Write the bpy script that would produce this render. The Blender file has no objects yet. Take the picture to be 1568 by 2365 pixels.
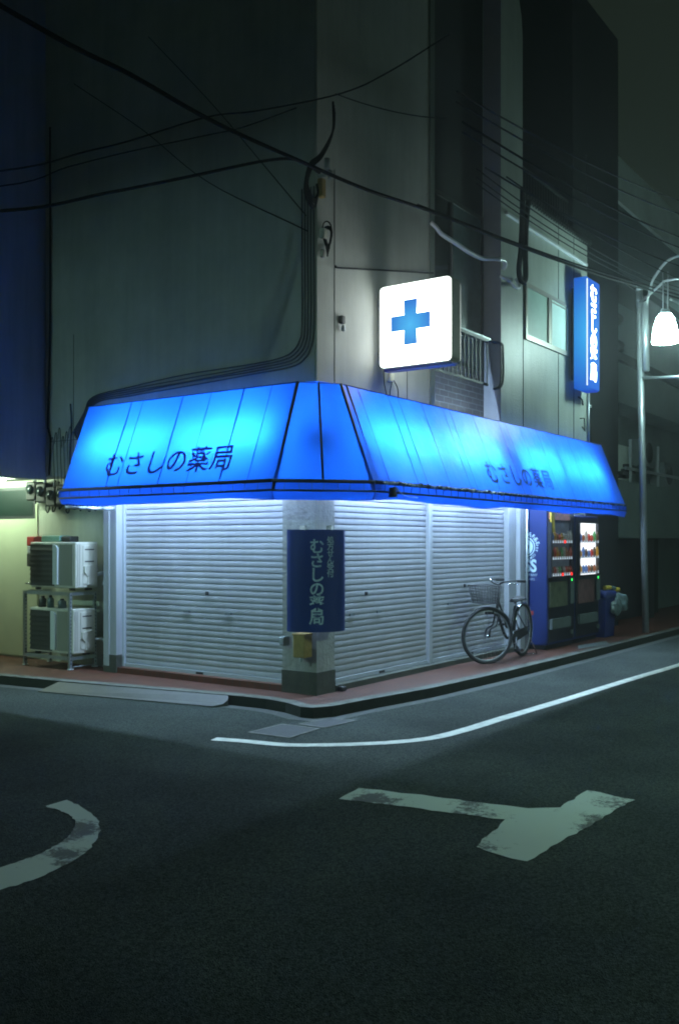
import bpy, bmesh, math, random
from mathutils import Vector, Matrix
random.seed(7)
PI = math.pi
S = bpy.context.scene
COL = S.collection

# ------------------------------------------------------------------ camera, sky, exposure
cd = bpy.data.cameras.new("camera"); cam = bpy.data.objects.new("camera", cd); COL.objects.link(cam)
cam.location = (-7.476, -5.502, 1.5)
cam.rotation_euler = (math.radians(90), 0, math.radians(-55))
cd.sensor_fit = 'VERTICAL'; cd.sensor_height = 36; cd.lens = 36 * 2208 / 2365
cd.shift_y = 67.5 / 2365
cd.clip_start = 0.05; cd.clip_end = 500
S.camera = cam
w = bpy.data.worlds.new("World"); S.world = w; w.use_nodes = True
wn = w.node_tree; bg = wn.nodes["Background"]
bg.inputs[0].default_value = (0.64, 1.0, 0.68, 1); bg.inputs[1].default_value = 0.0145
S.view_settings.view_transform = 'Standard'; S.view_settings.look = 'None'
S.view_settings.exposure = 0; S.view_settings.gamma = 1
S.cycles.use_denoising = True
S.cycles.max_bounces = 6
S.cycles.transmission_bounces = 6
S.cycles.sample_clamp_indirect = 4
S.cycles.filter_width = 1.9
S.cycles.use_adaptive_sampling = False

def lamp(name, kind, loc, energy, color, size=.1, rot=None, shape=None, size_y=None, parent=None):
    l = bpy.data.lights.new(name, kind); l.energy = energy; l.color = color
    if kind == 'AREA':
        l.size = size
        if shape: l.shape = shape; l.size_y = size_y
    else: l.shadow_soft_size = size
    if kind == 'SPOT': l.spot_size = math.radians(150); l.spot_blend = .6
    o = bpy.data.objects.new(name, l); COL.objects.link(o); o.location = loc
    if rot: o.rotation_euler = rot
    if parent:
        o.parent = parent; o.location = Vector(loc) - root_loc(parent)
    return o

# ------------------------------------------------------------------ materials
def principled(name, color, rough=.6, metal=0, spec=.5, noise=0, nscale=6, bump=0, bscale=60, col2=None, coat=0, mix_range=(.35, .65), emit=None, estr=0):
    m = bpy.data.materials.new(name); m.use_nodes = True
    n = m.node_tree.nodes; l = m.node_tree.links; b = n["Principled BSDF"]
    b.inputs["Base Color"].default_value = (*color, 1); b.inputs["Roughness"].default_value = rough
    b.inputs["Metallic"].default_value = metal; b.inputs["Specular IOR Level"].default_value = spec
    b.inputs["Coat Weight"].default_value = coat
    tc = n.new("ShaderNodeTexCoord")
    if noise or col2:
        t = n.new("ShaderNodeTexNoise"); t.inputs["Scale"].default_value = nscale; t.inputs["Detail"].default_value = 8
        t.inputs["Roughness"].default_value = .65
        l.new(tc.outputs["Object"], t.inputs["Vector"])
        r = n.new("ShaderNodeValToRGB"); l.new(t.outputs["Fac"], r.inputs["Fac"])
        r.color_ramp.elements[0].position = mix_range[0]; r.color_ramp.elements[1].position = mix_range[1]
        c2 = col2 or tuple(c * (1 - noise) for c in color)
        r.color_ramp.elements[0].color = (*c2, 1); r.color_ramp.elements[1].color = (*color, 1)
        l.new(r.outputs["Color"], b.inputs["Base Color"])
    if bump:
        t2 = n.new("ShaderNodeTexNoise"); t2.inputs["Scale"].default_value = bscale; t2.inputs["Detail"].default_value = 6
        l.new(tc.outputs["Object"], t2.inputs["Vector"])
        bp = n.new("ShaderNodeBump"); bp.inputs["Strength"].default_value = bump; bp.inputs["Distance"].default_value = .01
        l.new(t2.outputs["Fac"], bp.inputs["Height"]); l.new(bp.outputs["Normal"], b.inputs["Normal"])
    if emit:
        b.inputs["Emission Color"].default_value = (*emit, 1); b.inputs["Emission Strength"].default_value = estr
    return m
def streak(m, amt=.5, sx=3.0):
    n = m.node_tree.nodes; l = m.node_tree.links; b = n["Principled BSDF"]; src = b.inputs["Base Color"].links[0].from_socket
    tc = n.new("ShaderNodeTexCoord"); mp = n.new("ShaderNodeMapping"); mp.inputs["Scale"].default_value = (sx, sx, .22)
    t = n.new("ShaderNodeTexNoise"); t.inputs["Scale"].default_value = 1.6; t.inputs["Detail"].default_value = 9; t.inputs["Roughness"].default_value = .7
    l.new(tc.outputs["Object"], mp.inputs[0]); l.new(mp.outputs[0], t.inputs["Vector"])
    r = n.new("ShaderNodeMapRange"); r.inputs[1].default_value = .35; r.inputs[2].default_value = .6; r.inputs[3].default_value = 1 - amt; r.inputs[4].default_value = 1.05
    l.new(t.outputs["Fac"], r.inputs[0]); mx = n.new("ShaderNodeMix"); mx.data_type = 'RGBA'; mx.blend_type = 'MULTIPLY'; mx.inputs[0].default_value = 1
    l.new(src, mx.inputs[6]); l.new(r.outputs[0], mx.inputs[7]); l.new(mx.outputs[2], b.inputs["Base Color"])
def emission(name, color, strength):
    m = bpy.data.materials.new(name); m.use_nodes = True
    n = m.node_tree.nodes; n.clear(); o = n.new("ShaderNodeOutputMaterial"); e = n.new("ShaderNodeEmission")
    e.inputs[0].default_value = (*color, 1); e.inputs[1].default_value = strength
    m.node_tree.links.new(e.outputs[0], o.inputs[0]); return m

M = {}
M['wall_l'] = principled("wall_l", (.40, .42, .39), .85, noise=.22, nscale=1.3, bump=.25, bscale=90)
M['wall_r'] = principled("wall_r", (.45, .47, .44), .7, noise=.14, nscale=2.2, bump=.25, bscale=70)
M['wall_gloss'] = principled("wall_gloss", (.36, .41, .37), .42, spec=.7, noise=.16, nscale=2.0, bump=.55, bscale=38)
M['wall_side'] = principled("wall_side", (.24, .25, .28), .8, noise=.1, bump=.2)
M['neighbour'] = principled("neighbour", (.40, .42, .44), .8, noise=.1, nscale=1.5, bump=.2)
M['green_wall'] = principled("green_wall", (.44, .47, .38), .75, noise=.12, nscale=2, bump=.2)
M['door_paint'] = principled("door_paint", (.50, .54, .38), .5, noise=.08, nscale=3)
M['plinth'] = principled("plinth", (.06, .066, .05), .8, noise=.4, nscale=6, bump=.3)
M['column'] = principled("column", (.33, .345, .32), .7, noise=.22, nscale=5, bump=.6, bscale=30)
M['white_frame'] = principled("white_frame", (.37, .40, .43), .5, noise=.06)
M['shutter'] = principled("shutter", (.36, .38, .405), .45, spec=.4, noise=.14, nscale=2.2)
M['shutter_groove'] = principled("shutter_groove", (.05, .055, .06), .8)
M['steel'] = principled("steel", (.35, .38, .40), .35, metal=.8)
M['chrome'] = principled("chrome", (.6, .64, .68), .2, metal=1)
M['galv'] = principled("galv", (.38, .43, .45), .38, metal=.6, noise=.15)
M['black'] = principled("black", (.012, .013, .014), .5)
M['black_cable'] = principled("black_cable", (.008, .01, .01), .9, spec=.1)
M['grey_cable'] = principled("grey_cable", (.02, .025, .03), .9, spec=.15)
M['wall_cable'] = principled("wall_cable", (.07, .08, .085), .8)
M['white_pipe'] = principled("white_pipe", (.6, .65, .68), .3)
M['rubber'] = principled("rubber", (.012, .013, .014), .75)
M['ac_body'] = principled("ac_body", (.60, .60, .52), .5, noise=.08)
M['ac_dark'] = principled("ac_dark", (.035, .035, .03), .6)
M['ac_panel'] = principled("ac_panel", (.24, .25, .21), .55)
M['dark_metal'] = principled("dark_metal", (.03, .035, .035), .5, noise=.3)
M['rail'] = principled("rail", (.02, .025, .028), .45)
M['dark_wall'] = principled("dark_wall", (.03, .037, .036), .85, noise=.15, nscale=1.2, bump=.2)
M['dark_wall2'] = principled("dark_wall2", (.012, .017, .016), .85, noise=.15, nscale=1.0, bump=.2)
M['far_pale'] = principled("far_pale", (.62, .72, .66), .8, noise=.2, nscale=1.5)
M['far_wall'] = principled("far_wall", (.17, .22, .205), .85, noise=.2, nscale=1.2)
M['pale_wall'] = principled("pale_wall", (.16, .19, .17), .8, noise=.12, nscale=1.5)
M['void'] = principled("void", (.012, .013, .012), .8)
M['glass_dark'] = principled("glass_dark", (.03, .045, .045), .12, spec=.6)
M['frosted'] = principled("frosted", (.30, .48, .42), .5, noise=.12, nscale=4)
M['frosted_light'] = principled("frosted_light", (.50, .68, .66), .5, noise=.1, nscale=4)
M['alu'] = principled("alu", (.30, .29, .25), .4, metal=.5)
M['yellow_box'] = principled("yellow_box", (.34, .24, .07), .6, noise=.3, nscale=20)
M['blue_panel'] = principled("blue_panel", (.012, .036, .17), .3, coat=.3)
M['blue_edge'] = principled("blue_edge", (.01, .035, .3), .35)
M['letter_grey'] = principled("letter_grey", (.42, .58, .66), .6, noise=.5, nscale=60, mix_range=(.3, .6))
M['vm_blue'] = principled("vm_blue", (.01, .025, .13), .38, coat=.1)
M['vm_dark'] = principled("vm_dark", (.012, .014, .02), .35)
M['vm_print'] = principled("vm_print", (.55, .75, .85), .6)
M['vm_grey'] = principled("vm_grey", (.12, .15, .15), .5, noise=.2)
M['silver'] = principled("silver", (.5, .55, .6), .3, metal=.4)
M['red'] = principled("red", (.35, .03, .02), .5)
M['yellow'] = principled("yellow", (.5, .36, .03), .6)
M['clear_bag'] = principled("clear_bag", (.18, .26, .28), .25, spec=.8, noise=.6, nscale=9, bump=.8, bscale=20)
M['bin_blue'] = principled("bin_blue", (.015, .03, .16), .5)
M['line_white'] = principled("line_white", (.66, .70, .62), .6, noise=.35, nscale=9, bump=.3, bscale=120)
M['concrete'] = principled("concrete", (.085, .097, .088), .85, noise=.3, nscale=18, bump=.4)
M['slab'] = principled("slab", (.045, .05, .052), .8, noise=.3, nscale=20, bump=.4)
M['kerb'] = principled("kerb", (.15, .16, .135), .85, noise=.4, nscale=9, bump=.6, bscale=40)
M['ramp'] = principled("ramp", (.065, .07, .06), .55, noise=.25, nscale=12, bump=.3, bscale=150)
M['tube_light'] = emission("tube_light", (.50, .73, 1), 520)
M['green_tube'] = emission("green_tube", (.76, 1, .72), 230)
M['lamp_glow'] = emission("lamp_glow", (.66, 1, .93), 95)
M['sign_white'] = None
M['red_led'] = emission("red_led", (1, .03, .02), 3)
M['green_led'] = emission("green_led", (.03, 1, .12), 3)
M['button'] = principled("button", (.55, .6, .68), .4, emit=(.7, .85, 1), estr=.5)
M['display_white'] = emission("display_white", (.92, .97, 1), 1.5)

for k_, a_ in (('wall_l', .10), ('wall_r', .10), ('wall_gloss', .12), ('neighbour', .2), ('shutter', .09), ('column', .35), ('green_wall', .15), ('white_frame', .2), ('kerb', .3), ('ac_body', .2)): streak(M[k_], a_)
# road asphalt: aggregate speckle, patches, fine cracks
def asphalt():
    m = bpy.data.materials.new("asphalt"); m.use_nodes = True
    n = m.node_tree.nodes; l = m.node_tree.links; b = n["Principled BSDF"]
    tc = n.new("ShaderNodeTexCoord")
    t = n.new("ShaderNodeTexNoise"); t.inputs["Scale"].default_value = 75; t.inputs["Detail"].default_value = 6; t.inputs["Roughness"].default_value = .75
    t2 = n.new("ShaderNodeTexNoise"); t2.inputs["Scale"].default_value = .9; t2.inputs["Detail"].default_value = 7
    v = n.new("ShaderNodeTexVoronoi"); v.inputs["Scale"].default_value = 170
    for x in (t, t2, v): l.new(tc.outputs["Object"], x.inputs["Vector"])
    r = n.new("ShaderNodeValToRGB"); l.new(t.outputs["Fac"], r.inputs["Fac"])
    r.color_ramp.elements[0].position = .38; r.color_ramp.elements[1].position = .70
    r.color_ramp.elements[0].color = (.012, .016, .014, 1); r.color_ramp.elements[1].color = (.13, .155, .14, 1)
    r2 = n.new("ShaderNodeValToRGB"); l.new(t2.outputs["Fac"], r2.inputs["Fac"])
    r2.color_ramp.elements[0].position = .35; r2.color_ramp.elements[1].position = .65
    r2.color_ramp.elements[0].color = (.72, .72, .72, 1); r2.color_ramp.elements[1].color = (1.15, 1.15, 1.15, 1)
    mx = n.new("ShaderNodeMix"); mx.data_type = 'RGBA'; mx.blend_type = 'MULTIPLY'; mx.inputs[0].default_value = 1
    l.new(r.outputs[0], mx.inputs[6]); l.new(r2.outputs[0], mx.inputs[7])
    # cracks
    vc = n.new("ShaderNodeTexVoronoi"); vc.feature = 'DISTANCE_TO_EDGE'; vc.inputs["Scale"].default_value = .33
    nz = n.new("ShaderNodeTexNoise"); nz.inputs["Scale"].default_value = 2.2; nz.inputs["Detail"].default_value = 6
    l.new(tc.outputs["Object"], nz.inputs["Vector"])
    va = n.new("ShaderNodeVectorMath"); va.operation = 'MULTIPLY_ADD'; va.inputs[1].default_value = (.9, .9, 0)
    l.new(nz.outputs["Color"], va.inputs[0]); l.new(tc.outputs["Object"], va.inputs[2]); l.new(va.outputs[0], vc.inputs["Vector"])
    rc = n.new("ShaderNodeMapRange"); rc.inputs[1].default_value = .001; rc.inputs[2].default_value = .006
    rc.inputs[3].default_value = .85; rc.inputs[4].default_value = 1
    l.new(vc.outputs["Distance"], rc.inputs[0])
    mx2 = n.new("ShaderNodeMix"); mx2.data_type = 'RGBA'; mx2.blend_type = 'MULTIPLY'; mx2.inputs[0].default_value = 1
    l.new(mx.outputs[2], mx2.inputs[6]); l.new(rc.outputs[0], mx2.inputs[7])
    l.new(mx2.outputs[2], b.inputs["Base Color"])
    b.inputs["Roughness"].default_value = .9; b.inputs["Specular IOR Level"].default_value = .08
    bp = n.new("ShaderNodeBump"); bp.inputs["Strength"].default_value = .9; bp.inputs["Distance"].default_value = .006
    l.new(v.outputs["Distance"], bp.inputs["Height"]); l.new(bp.outputs["Normal"], b.inputs["Normal"])
    return m
M['asphalt'] = asphalt()
def worn_paint():
    m = bpy.data.materials.new("worn_paint"); m.use_nodes = True
    n = m.node_tree.nodes; l = m.node_tree.links; b = n["Principled BSDF"]
    tc = n.new("ShaderNodeTexCoord")
    t = n.new("ShaderNodeTexNoise"); t.inputs["Scale"].default_value = 26; t.inputs["Detail"].default_value = 10; t.inputs["Roughness"].default_value = .8
    t2 = n.new("ShaderNodeTexNoise"); t2.inputs["Scale"].default_value = 2.6; t2.inputs["Detail"].default_value = 3
    for x in (t, t2): l.new(tc.outputs["Object"], x.inputs["Vector"])
    a = n.new("ShaderNodeMath"); a.operation = 'MULTIPLY_ADD'; a.inputs[1].default_value = 1.3
    l.new(t2.outputs["Fac"], a.inputs[0]); l.new(t.outputs["Fac"], a.inputs[2])
    r = n.new("ShaderNodeValToRGB"); l.new(a.outputs[0], r.inputs["Fac"])
    a2 = n.new("ShaderNodeMapRange"); a2.inputs[1].default_value = .75; a2.inputs[2].default_value = 1.5
    l.new(a.outputs[0], a2.inputs[0]); l.new(a2.outputs[0], r.inputs["Fac"])
    r.color_ramp.elements[0].position = .33; r.color_ramp.elements[1].position = .47
    r.color_ramp.elements[0].color = (.10, .11, .10, 1); r.color_ramp.elements[1].color = (.50, .58, .52, 1)
    l.new(r.outputs[0], b.inputs["Base Color"]); b.inputs["Roughness"].default_value = .7
    return m
M['worn_paint'] = worn_paint()
def tiles(name, c1, c2, mort, scale, bw, rh, rough=.6, ms=.02, rot=None):
    m = bpy.data.materials.new(name); m.use_nodes = True
    n = m.node_tree.nodes; l = m.node_tree.links; b = n["Principled BSDF"]
    tc = n.new("ShaderNodeTexCoord"); br = n.new("ShaderNodeTexBrick")
    mp = n.new("ShaderNodeMapping"); l.new(tc.outputs["Object"], mp.inputs[0]); l.new(mp.outputs[0], br.inputs["Vector"])
    if rot: mp.inputs["Rotation"].default_value = rot
    br.inputs["Color1"].default_value = (*c1, 1); br.inputs["Color2"].default_value = (*c2, 1); br.inputs["Mortar"].default_value = (*mort, 1)
    br.inputs["Scale"].default_value = scale; br.inputs["Brick Width"].default_value = bw; br.inputs["Row Height"].default_value = rh
    br.inputs["Mortar Size"].default_value = ms
    t = n.new("ShaderNodeTexNoise"); t.inputs["Scale"].default_value = 5; t.inputs["Detail"].default_value = 6; l.new(tc.outputs["Object"], t.inputs["Vector"])
    r = n.new("ShaderNodeValToRGB"); r.color_ramp.elements[0].color = (.5, .5, .5, 1); r.color_ramp.elements[1].color = (1.2, 1.2, 1.2, 1)
    l.new(t.outputs["Fac"], r.inputs[0])
    mx = n.new("ShaderNodeMix"); mx.data_type = 'RGBA'; mx.blend_type = 'MULTIPLY'; mx.inputs[0].default_value = .8
    l.new(br.outputs["Color"], mx.inputs[6]); l.new(r.outputs[0], mx.inputs[7]); l.new(mx.outputs[2], b.inputs["Base Color"])
    b.inputs["Roughness"].default_value = rough
    bp = n.new("ShaderNodeBump"); bp.inputs["Strength"].default_value = .5; bp.inputs["Distance"].default_value = .004; bp.invert = True
    l.new(br.outputs["Fac"], bp.inputs["Height"]); l.new(bp.outputs["Normal"], b.inputs["Normal"])
    return m
M['tile_red'] = tiles("tile_red", (.095, .023, .007), (.07, .018, .006), (.045, .028, .018), 1, .1, .1, ms=.005)
M['brick'] = tiles("brick", (.035, .03, .03), (.05, .04, .038), (.10, .11, .11), 1, .22, .075, ms=.006, rough=.8, rot=(PI/2, 0, 0))

# awning cloth: translucent, lit from the tubes behind it
def cloth(name, trans, diff, fac, coat=True):
    m = bpy.data.materials.new(name); m.use_nodes = True
    n = m.node_tree.nodes; l = m.node_tree.links; n.clear()
    o = n.new("ShaderNodeOutputMaterial"); tr = n.new("ShaderNodeBsdfTranslucent"); d = n.new("ShaderNodeBsdfDiffuse")
    g = n.new("ShaderNodeBsdfGlossy"); mx = n.new("ShaderNodeMixShader"); mx2 = n.new("ShaderNodeMixShader"); fr = n.new("ShaderNodeFresnel")
    tc = n.new("ShaderNodeTexCoord"); t = n.new("ShaderNodeTexNoise"); t.inputs["Scale"].default_value = 1.2; t.inputs["Detail"].default_value = 7
    l.new(tc.outputs["Object"], t.inputs["Vector"])
    r = n.new("ShaderNodeValToRGB"); r.color_ramp.elements[0].position = .3; r.color_ramp.elements[1].position = .7
    r.color_ramp.elements[0].color = (*[c * .8 for c in trans], 1); r.color_ramp.elements[1].color = (*trans, 1)
    l.new(t.outputs["Fac"], r.inputs[0]); l.new(r.outputs[0], tr.inputs[0])
    d.inputs[0].default_value = (*diff, 1); mx.inputs[0].default_value = fac
    l.new(d.outputs[0], mx.inputs[1]); l.new(tr.outputs[0], mx.inputs[2])
    g.inputs["Roughness"].default_value = .38; fr.inputs[0].default_value = 1.28
    t2 = n.new("ShaderNodeTexNoise"); t2.inputs["Scale"].default_value = 3; t2.inputs["Detail"].default_value = 3
    l.new(tc.outputs["Object"], t2.inputs["Vector"]); bp = n.new("ShaderNodeBump"); bp.inputs["Strength"].default_value = .25; bp.inputs["Distance"].default_value = .05
    l.new(t2.outputs["Fac"], bp.inputs["Height"]); l.new(bp.outputs[0], g.inputs["Normal"]); l.new(bp.outputs[0], fr.inputs["Normal"])
    l.new(fr.outputs[0], mx2.inputs[0]); l.new(mx.outputs[0], mx2.inputs[1]); l.new(g.outputs[0], mx2.inputs[2])
    l.new(mx2.outputs[0], o.inputs[0]); return m
M['cloth'] = cloth("cloth", (.0075, .083, .43), (.008, .09, .6), .75)
M['valance'] = cloth("valance", (.004, .045, .3), (.006, .05, .4), .5)
M['cheek'] = cloth("cheek", (.008, .09, .5), (.012, .08, .6), .7)
M['seam'] = cloth("seam", (.001, .015, .11), (.004, .03, .22), .6)
M['letter_red'] = cloth("letter_red", (.032, .038, .10), (.14, .07, .12), .6)
M['letter_dark'] = cloth("letter_dark", (.012, .016, .05), (.05, .03, .04), .6)
M['film'] = principled("film", (.42, .52, .60), .15, spec=1, noise=.85, nscale=10, bump=1, bscale=22, mix_range=(.45, .6))

# lit sign faces: brightness comes from tubes inside, a soft variation over the acrylic
def lit_face(name, c_edge, c_mid, axis_scale, loc, s_edge, s_mid):
    m = bpy.data.materials.new(name); m.use_nodes = True
    n = m.node_tree.nodes; l = m.node_tree.links; n.clear()
    o = n.new("ShaderNodeOutputMaterial"); e = n.new("ShaderNodeEmission"); tc = n.new("ShaderNodeTexCoord")
    mp = n.new("ShaderNodeMapping"); mp.vector_type = 'POINT'
    mp.inputs["Location"].default_value = [-a * b for a, b in zip(loc, axis_scale)]; mp.inputs["Scale"].default_value = axis_scale
    g = n.new("ShaderNodeTexGradient"); g.gradient_type = 'SPHERICAL'
    l.new(tc.outputs["Object"], mp.inputs[0]); l.new(mp.outputs[0], g.inputs[0])
    mx = n.new("ShaderNodeMix"); mx.data_type = 'RGBA'; mx.inputs[6].default_value = (*c_edge, 1); mx.inputs[7].default_value = (*c_mid, 1)
    l.new(g.outputs["Fac"], mx.inputs[0]); l.new(mx.outputs[2], e.inputs[0])
    mr = n.new("ShaderNodeMapRange"); mr.inputs[3].default_value = s_edge; mr.inputs[4].default_value = s_mid
    l.new(g.outputs["Fac"], mr.inputs[0]); l.new(mr.outputs[0], e.inputs[1]); l.new(e.outputs[0], o.inputs[0])
    return m

# ------------------------------------------------------------------ mesh helpers
class MB:
    def __init__(s): s.v = []; s.f = []; s.sm = []
    def add(s, vs, fs, smooth=False):
        b = len(s.v); s.v += [Vector(p) for p in vs]; s.f += [[b + i for i in f] for f in fs]; s.sm += [smooth] * len(fs); return s
    def box(s, x0, x1, y0, y1, z0, z1):
        x0, x1 = sorted((x0, x1)); y0, y1 = sorted((y0, y1)); z0, z1 = sorted((z0, z1))
        v = [(x, y, z) for z in (z0, z1) for x, y in ((x0, y0), (x1, y0), (x1, y1), (x0, y1))]
        return s.add(v, [(0, 3, 2, 1), (4, 5, 6, 7), (0, 1, 5, 4), (1, 2, 6, 5), (2, 3, 7, 6), (3, 0, 4, 7)])
    def rbox(s, x0, x1, y0, y1, z0, z1, r=.01, seg=2):
        bm = bmesh.new(); bmesh.ops.create_cube(bm, size=1)
        for v in bm.verts: v.co = Vector(((x0 + x1) / 2 + v.co.x * (x1 - x0), (y0 + y1) / 2 + v.co.y * (y1 - y0), (z0 + z1) / 2 + v.co.z * (z1 - z0)))
        bmesh.ops.bevel(bm, geom=bm.edges[:], offset=r, segments=seg, affect='EDGES', profile=.5)
        bm.verts.index_update()
        s.add([v.co.copy() for v in bm.verts], [[v.index for v in f.verts] for f in bm.faces]); bm.free(); return s
    def prism(s, poly, z0, z1):     # poly xy, any simple polygon, counter-clockwise
        n = len(poly)
        v = [(x, y, z0) for x, y in poly] + [(x, y, z1) for x, y in poly]
        return s.add(v, [list(range(n))[::-1], list(range(n, 2 * n))] + [(i, (i + 1) % n, n + (i + 1) % n, n + i) for i in range(n)])
    def quad(s, a, b, c, d): return s.add([a, b, c, d], [(0, 1, 2, 3)])
    def tube(s, pts, r, seg=8, closed=False, cap=True):
        pts = [Vector(p) for p in pts]; n = len(pts)
        rs = r if isinstance(r, (list, tuple)) else [r] * n
        up = None; rings = []
        for i, p in enumerate(pts):
            if closed: t = pts[(i + 1) % n] - pts[i - 1]
            else: t = pts[min(i + 1, n - 1)] - pts[max(i - 1, 0)]
            if t.length < 1e-9: t = Vector((0, 0, 1))
            t.normalize()
            if up is None:
                up = Vector((0, 0, 1)) if abs(t.z) < .9 else Vector((1, 0, 0))
            u = up - t * up.dot(t)
            if u.length < 1e-6: u = Vector((1, 0, 0)) - t * t.x
            u.normalize(); up = u; w_ = t.cross(u)
            rings.append([p + (u * math.cos(2 * PI * k / seg) + w_ * math.sin(2 * PI * k / seg)) * rs[i] for k in range(seg)])
        vs = [q for rg in rings for q in rg]; fs = []
        m = n if closed else n - 1
        for i in range(m):
            j = (i + 1) % n
            for k in range(seg): fs.append((i * seg + k, i * seg + (k + 1) % seg, j * seg + (k + 1) % seg, j * seg + k))
        s.add(vs, fs, True)
        if cap and not closed:
            b = len(s.v) - len(vs)
            s.f.append([b + k for k in range(seg)][::-1]); s.f.append([b + (n - 1) * seg + k for k in range(seg)]); s.sm += [False, False]
        return s
    def lathe(s, prof, c, seg=24, axis='Z'):
        vs = []; fs = []
        for r, h in prof:
            for k in range(seg):
                a = 2 * PI * k / seg
                p = (r * math.cos(a), r * math.sin(a), h)
                if axis == 'X': p = (p[2], p[0], p[1])
                if axis == 'Y': p = (p[0], p[2], p[1])
                vs.append((c[0] + p[0], c[1] + p[1], c[2] + p[2]))
        for i in range(len(prof) - 1):
            for k in range(seg): fs.append((i * seg + k, i * seg + (k + 1) % seg, (i + 1) * seg + (k + 1) % seg, (i + 1) * seg + k))
        return s.add(vs, fs, True)
    def build(s, name, mat, parent=None, local=False):
        me = bpy.data.meshes.new(name)
        off = root_loc(parent) if (parent and not local) else Vector((0, 0, 0))
        me.from_pydata([v - off for v in s.v], [], s.f); me.update()
        me.polygons.foreach_set("use_smooth", s.sm)
        if isinstance(mat, str): mat = M[mat]
        if mat: me.materials.append(mat)
        o = bpy.data.objects.new(name, me); COL.objects.link(o)
        if parent: o.parent = parent
        return o
def root_loc(o):
    v = Vector((0, 0, 0))
    while o: v += o.location; o = o.parent
    return v
def tag(o, label=None, cat=None, group=None, kind=None):
    if label: o["label"] = label
    if cat: o["category"] = cat
    if group: o["group"] = group
    if kind: o["kind"] = kind
    return o
def thing(name, label, cat, loc=(0, 0, 0), rz=0, group=None):
    o = bpy.data.objects.new(name, None); COL.objects.link(o); o.empty_display_size = .2
    o.location = loc; o.rotation_euler = (0, 0, rz); return tag(o, label, cat, group)
def rebase(o, loc):     # move a single-mesh thing's origin to its base
    loc = Vector(loc); o.data.transform(Matrix.Translation(-loc)); o.location = loc; return o
def struct(name, mb, mat): return tag(mb.build(name, mat), kind='structure')
def copy_tree(o, parent=None):
    c = o.copy(); COL.objects.link(c); c.parent = parent
    for ch in [x for x in bpy.data.objects if x.parent == o]: copy_tree(ch, c)
    return c
def smooth_path(pts, n=8):  # Catmull-Rom
    pts = [Vector(p) for p in pts]; out = []
    P = [pts[0] * 2 - pts[1]] + pts + [pts[-1] * 2 - pts[-2]]
    for i in range(1, len(P) - 2):
        a, b, c, d = P[i - 1:i + 3]
        for k in range(n):
            t = k / n
            out.append(.5 * ((2 * b) + (c - a) * t + (2 * a - 5 * b + 4 * c - d) * t * t + (-a + 3 * b - 3 * c + d) * t ** 3))
    out.append(pts[-1]); return out
def catenary(a, b, sag, n=20):
    a, b = Vector(a), Vector(b)
    return [a.lerp(b, i / n) - Vector((0, 0, sag * 4 * (i / n) * (1 - i / n))) for i in range(n + 1)]
def glyphs(body, size, offset=0, shear=0, spacing=1, line=1):
    c = bpy.data.curves.new("t", 'FONT'); c.body = body; c.size = size; c.align_x = 'CENTER'; c.align_y = 'CENTER'
    c.offset = offset; c.shear = shear; c.space_character = spacing; c.space_line = line; c.resolution_u = 4
    o = bpy.data.objects.new("t", c); COL.objects.link(o)
    dg = bpy.context.evaluated_depsgraph_get(); me = bpy.data.meshes.new_from_object(o.evaluated_get(dg))
    vs = [(v.co.x, v.co.y) for v in me.vertices]; fs = [list(p.vertices) for p in me.polygons]
    bpy.data.objects.remove(o); bpy.data.curves.remove(c); bpy.data.meshes.remove(me)
    return vs, fs
def text(mb, body, size, fn, **k):
    vs, fs = glyphs(body, size, **k)
    mb.add([fn(u, v) for u, v in vs], fs); return mb
def plane_fn(o, a, b):
    o, a, b = Vector(o), Vector(a), Vector(b)
    return lambda u, v: o + a * u + b * v

# ------------------------------------------------------------------ ground, pavement, kerb, markings
ROAD = -.1
struct("road", MB().quad((-60, -60, ROAD), (60, -60, ROAD), (60, 60, ROAD), (-60, 60, ROAD)), 'asphalt')
kerb_out = [(-1.6, 9.5), (-.9, 3.734), (-.787, 2.878), (-.447, .702), (-.42, .30), (-.47, .02), (-.58, -.24), (-.55, -.36), (-.38, -.46), (.113, -.52), (1.10, -.667), (2.593, -.75), (4.425, -.79), (9, -.86), (30, -1.1)]
def inset(pl, d):
    out = []
    for i, p in enumerate(pl):
        a = Vector(pl[max(i - 1, 0)]); b = Vector(pl[min(i + 1, len(pl) - 1)]); t = (b - a).normalized()
        out.append((p[0] - t.y * d, p[1] + t.x * d))
    return out
kerb_in = inset(kerb_out, .13)
mb = MB(); n = len(kerb_out)
for i in range(n - 1):
    a, b, c, d = kerb_out[i], kerb_out[i + 1], kerb_in[i + 1], kerb_in[i]
    mb.quad((*a, 0), (*b, 0), (*c, 0), (*d, 0))
struct("kerb", mb, 'kerb')
mb = MB(); acc = 0
for i in range(n - 1):
    a, b, c, d = (Vector((*q[k_], .002)) for q, k_ in ((kerb_out, i), (kerb_out, i + 1), (kerb_in, i + 1), (kerb_in, i)))
    ln = (b - a).length; t_ = (.6 - acc) / ln
    while t_ < 1:
        p, q = a.lerp(b, t_), d.lerp(c, t_); u = (b - a).normalized() * .006; mb.quad(p - u, p + u, q + u, q - u); t_ += .6 / ln
    acc = ln * (1 - t_) % .6 if False else (acc + ln) % .6
struct("kerb_joint", mb, 'void')
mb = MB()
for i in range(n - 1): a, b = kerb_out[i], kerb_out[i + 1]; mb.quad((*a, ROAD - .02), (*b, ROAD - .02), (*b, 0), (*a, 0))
struct("kerb_riser", mb, principled("dark_riser", (.022, .026, .02), .95, noise=.4, nscale=12, bump=.5))  # riser faces in a darker colour than the kerb top
mb = MB(); poly = kerb_in + [(30, 1), (.6, 1), (.6, 9.5)]
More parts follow.
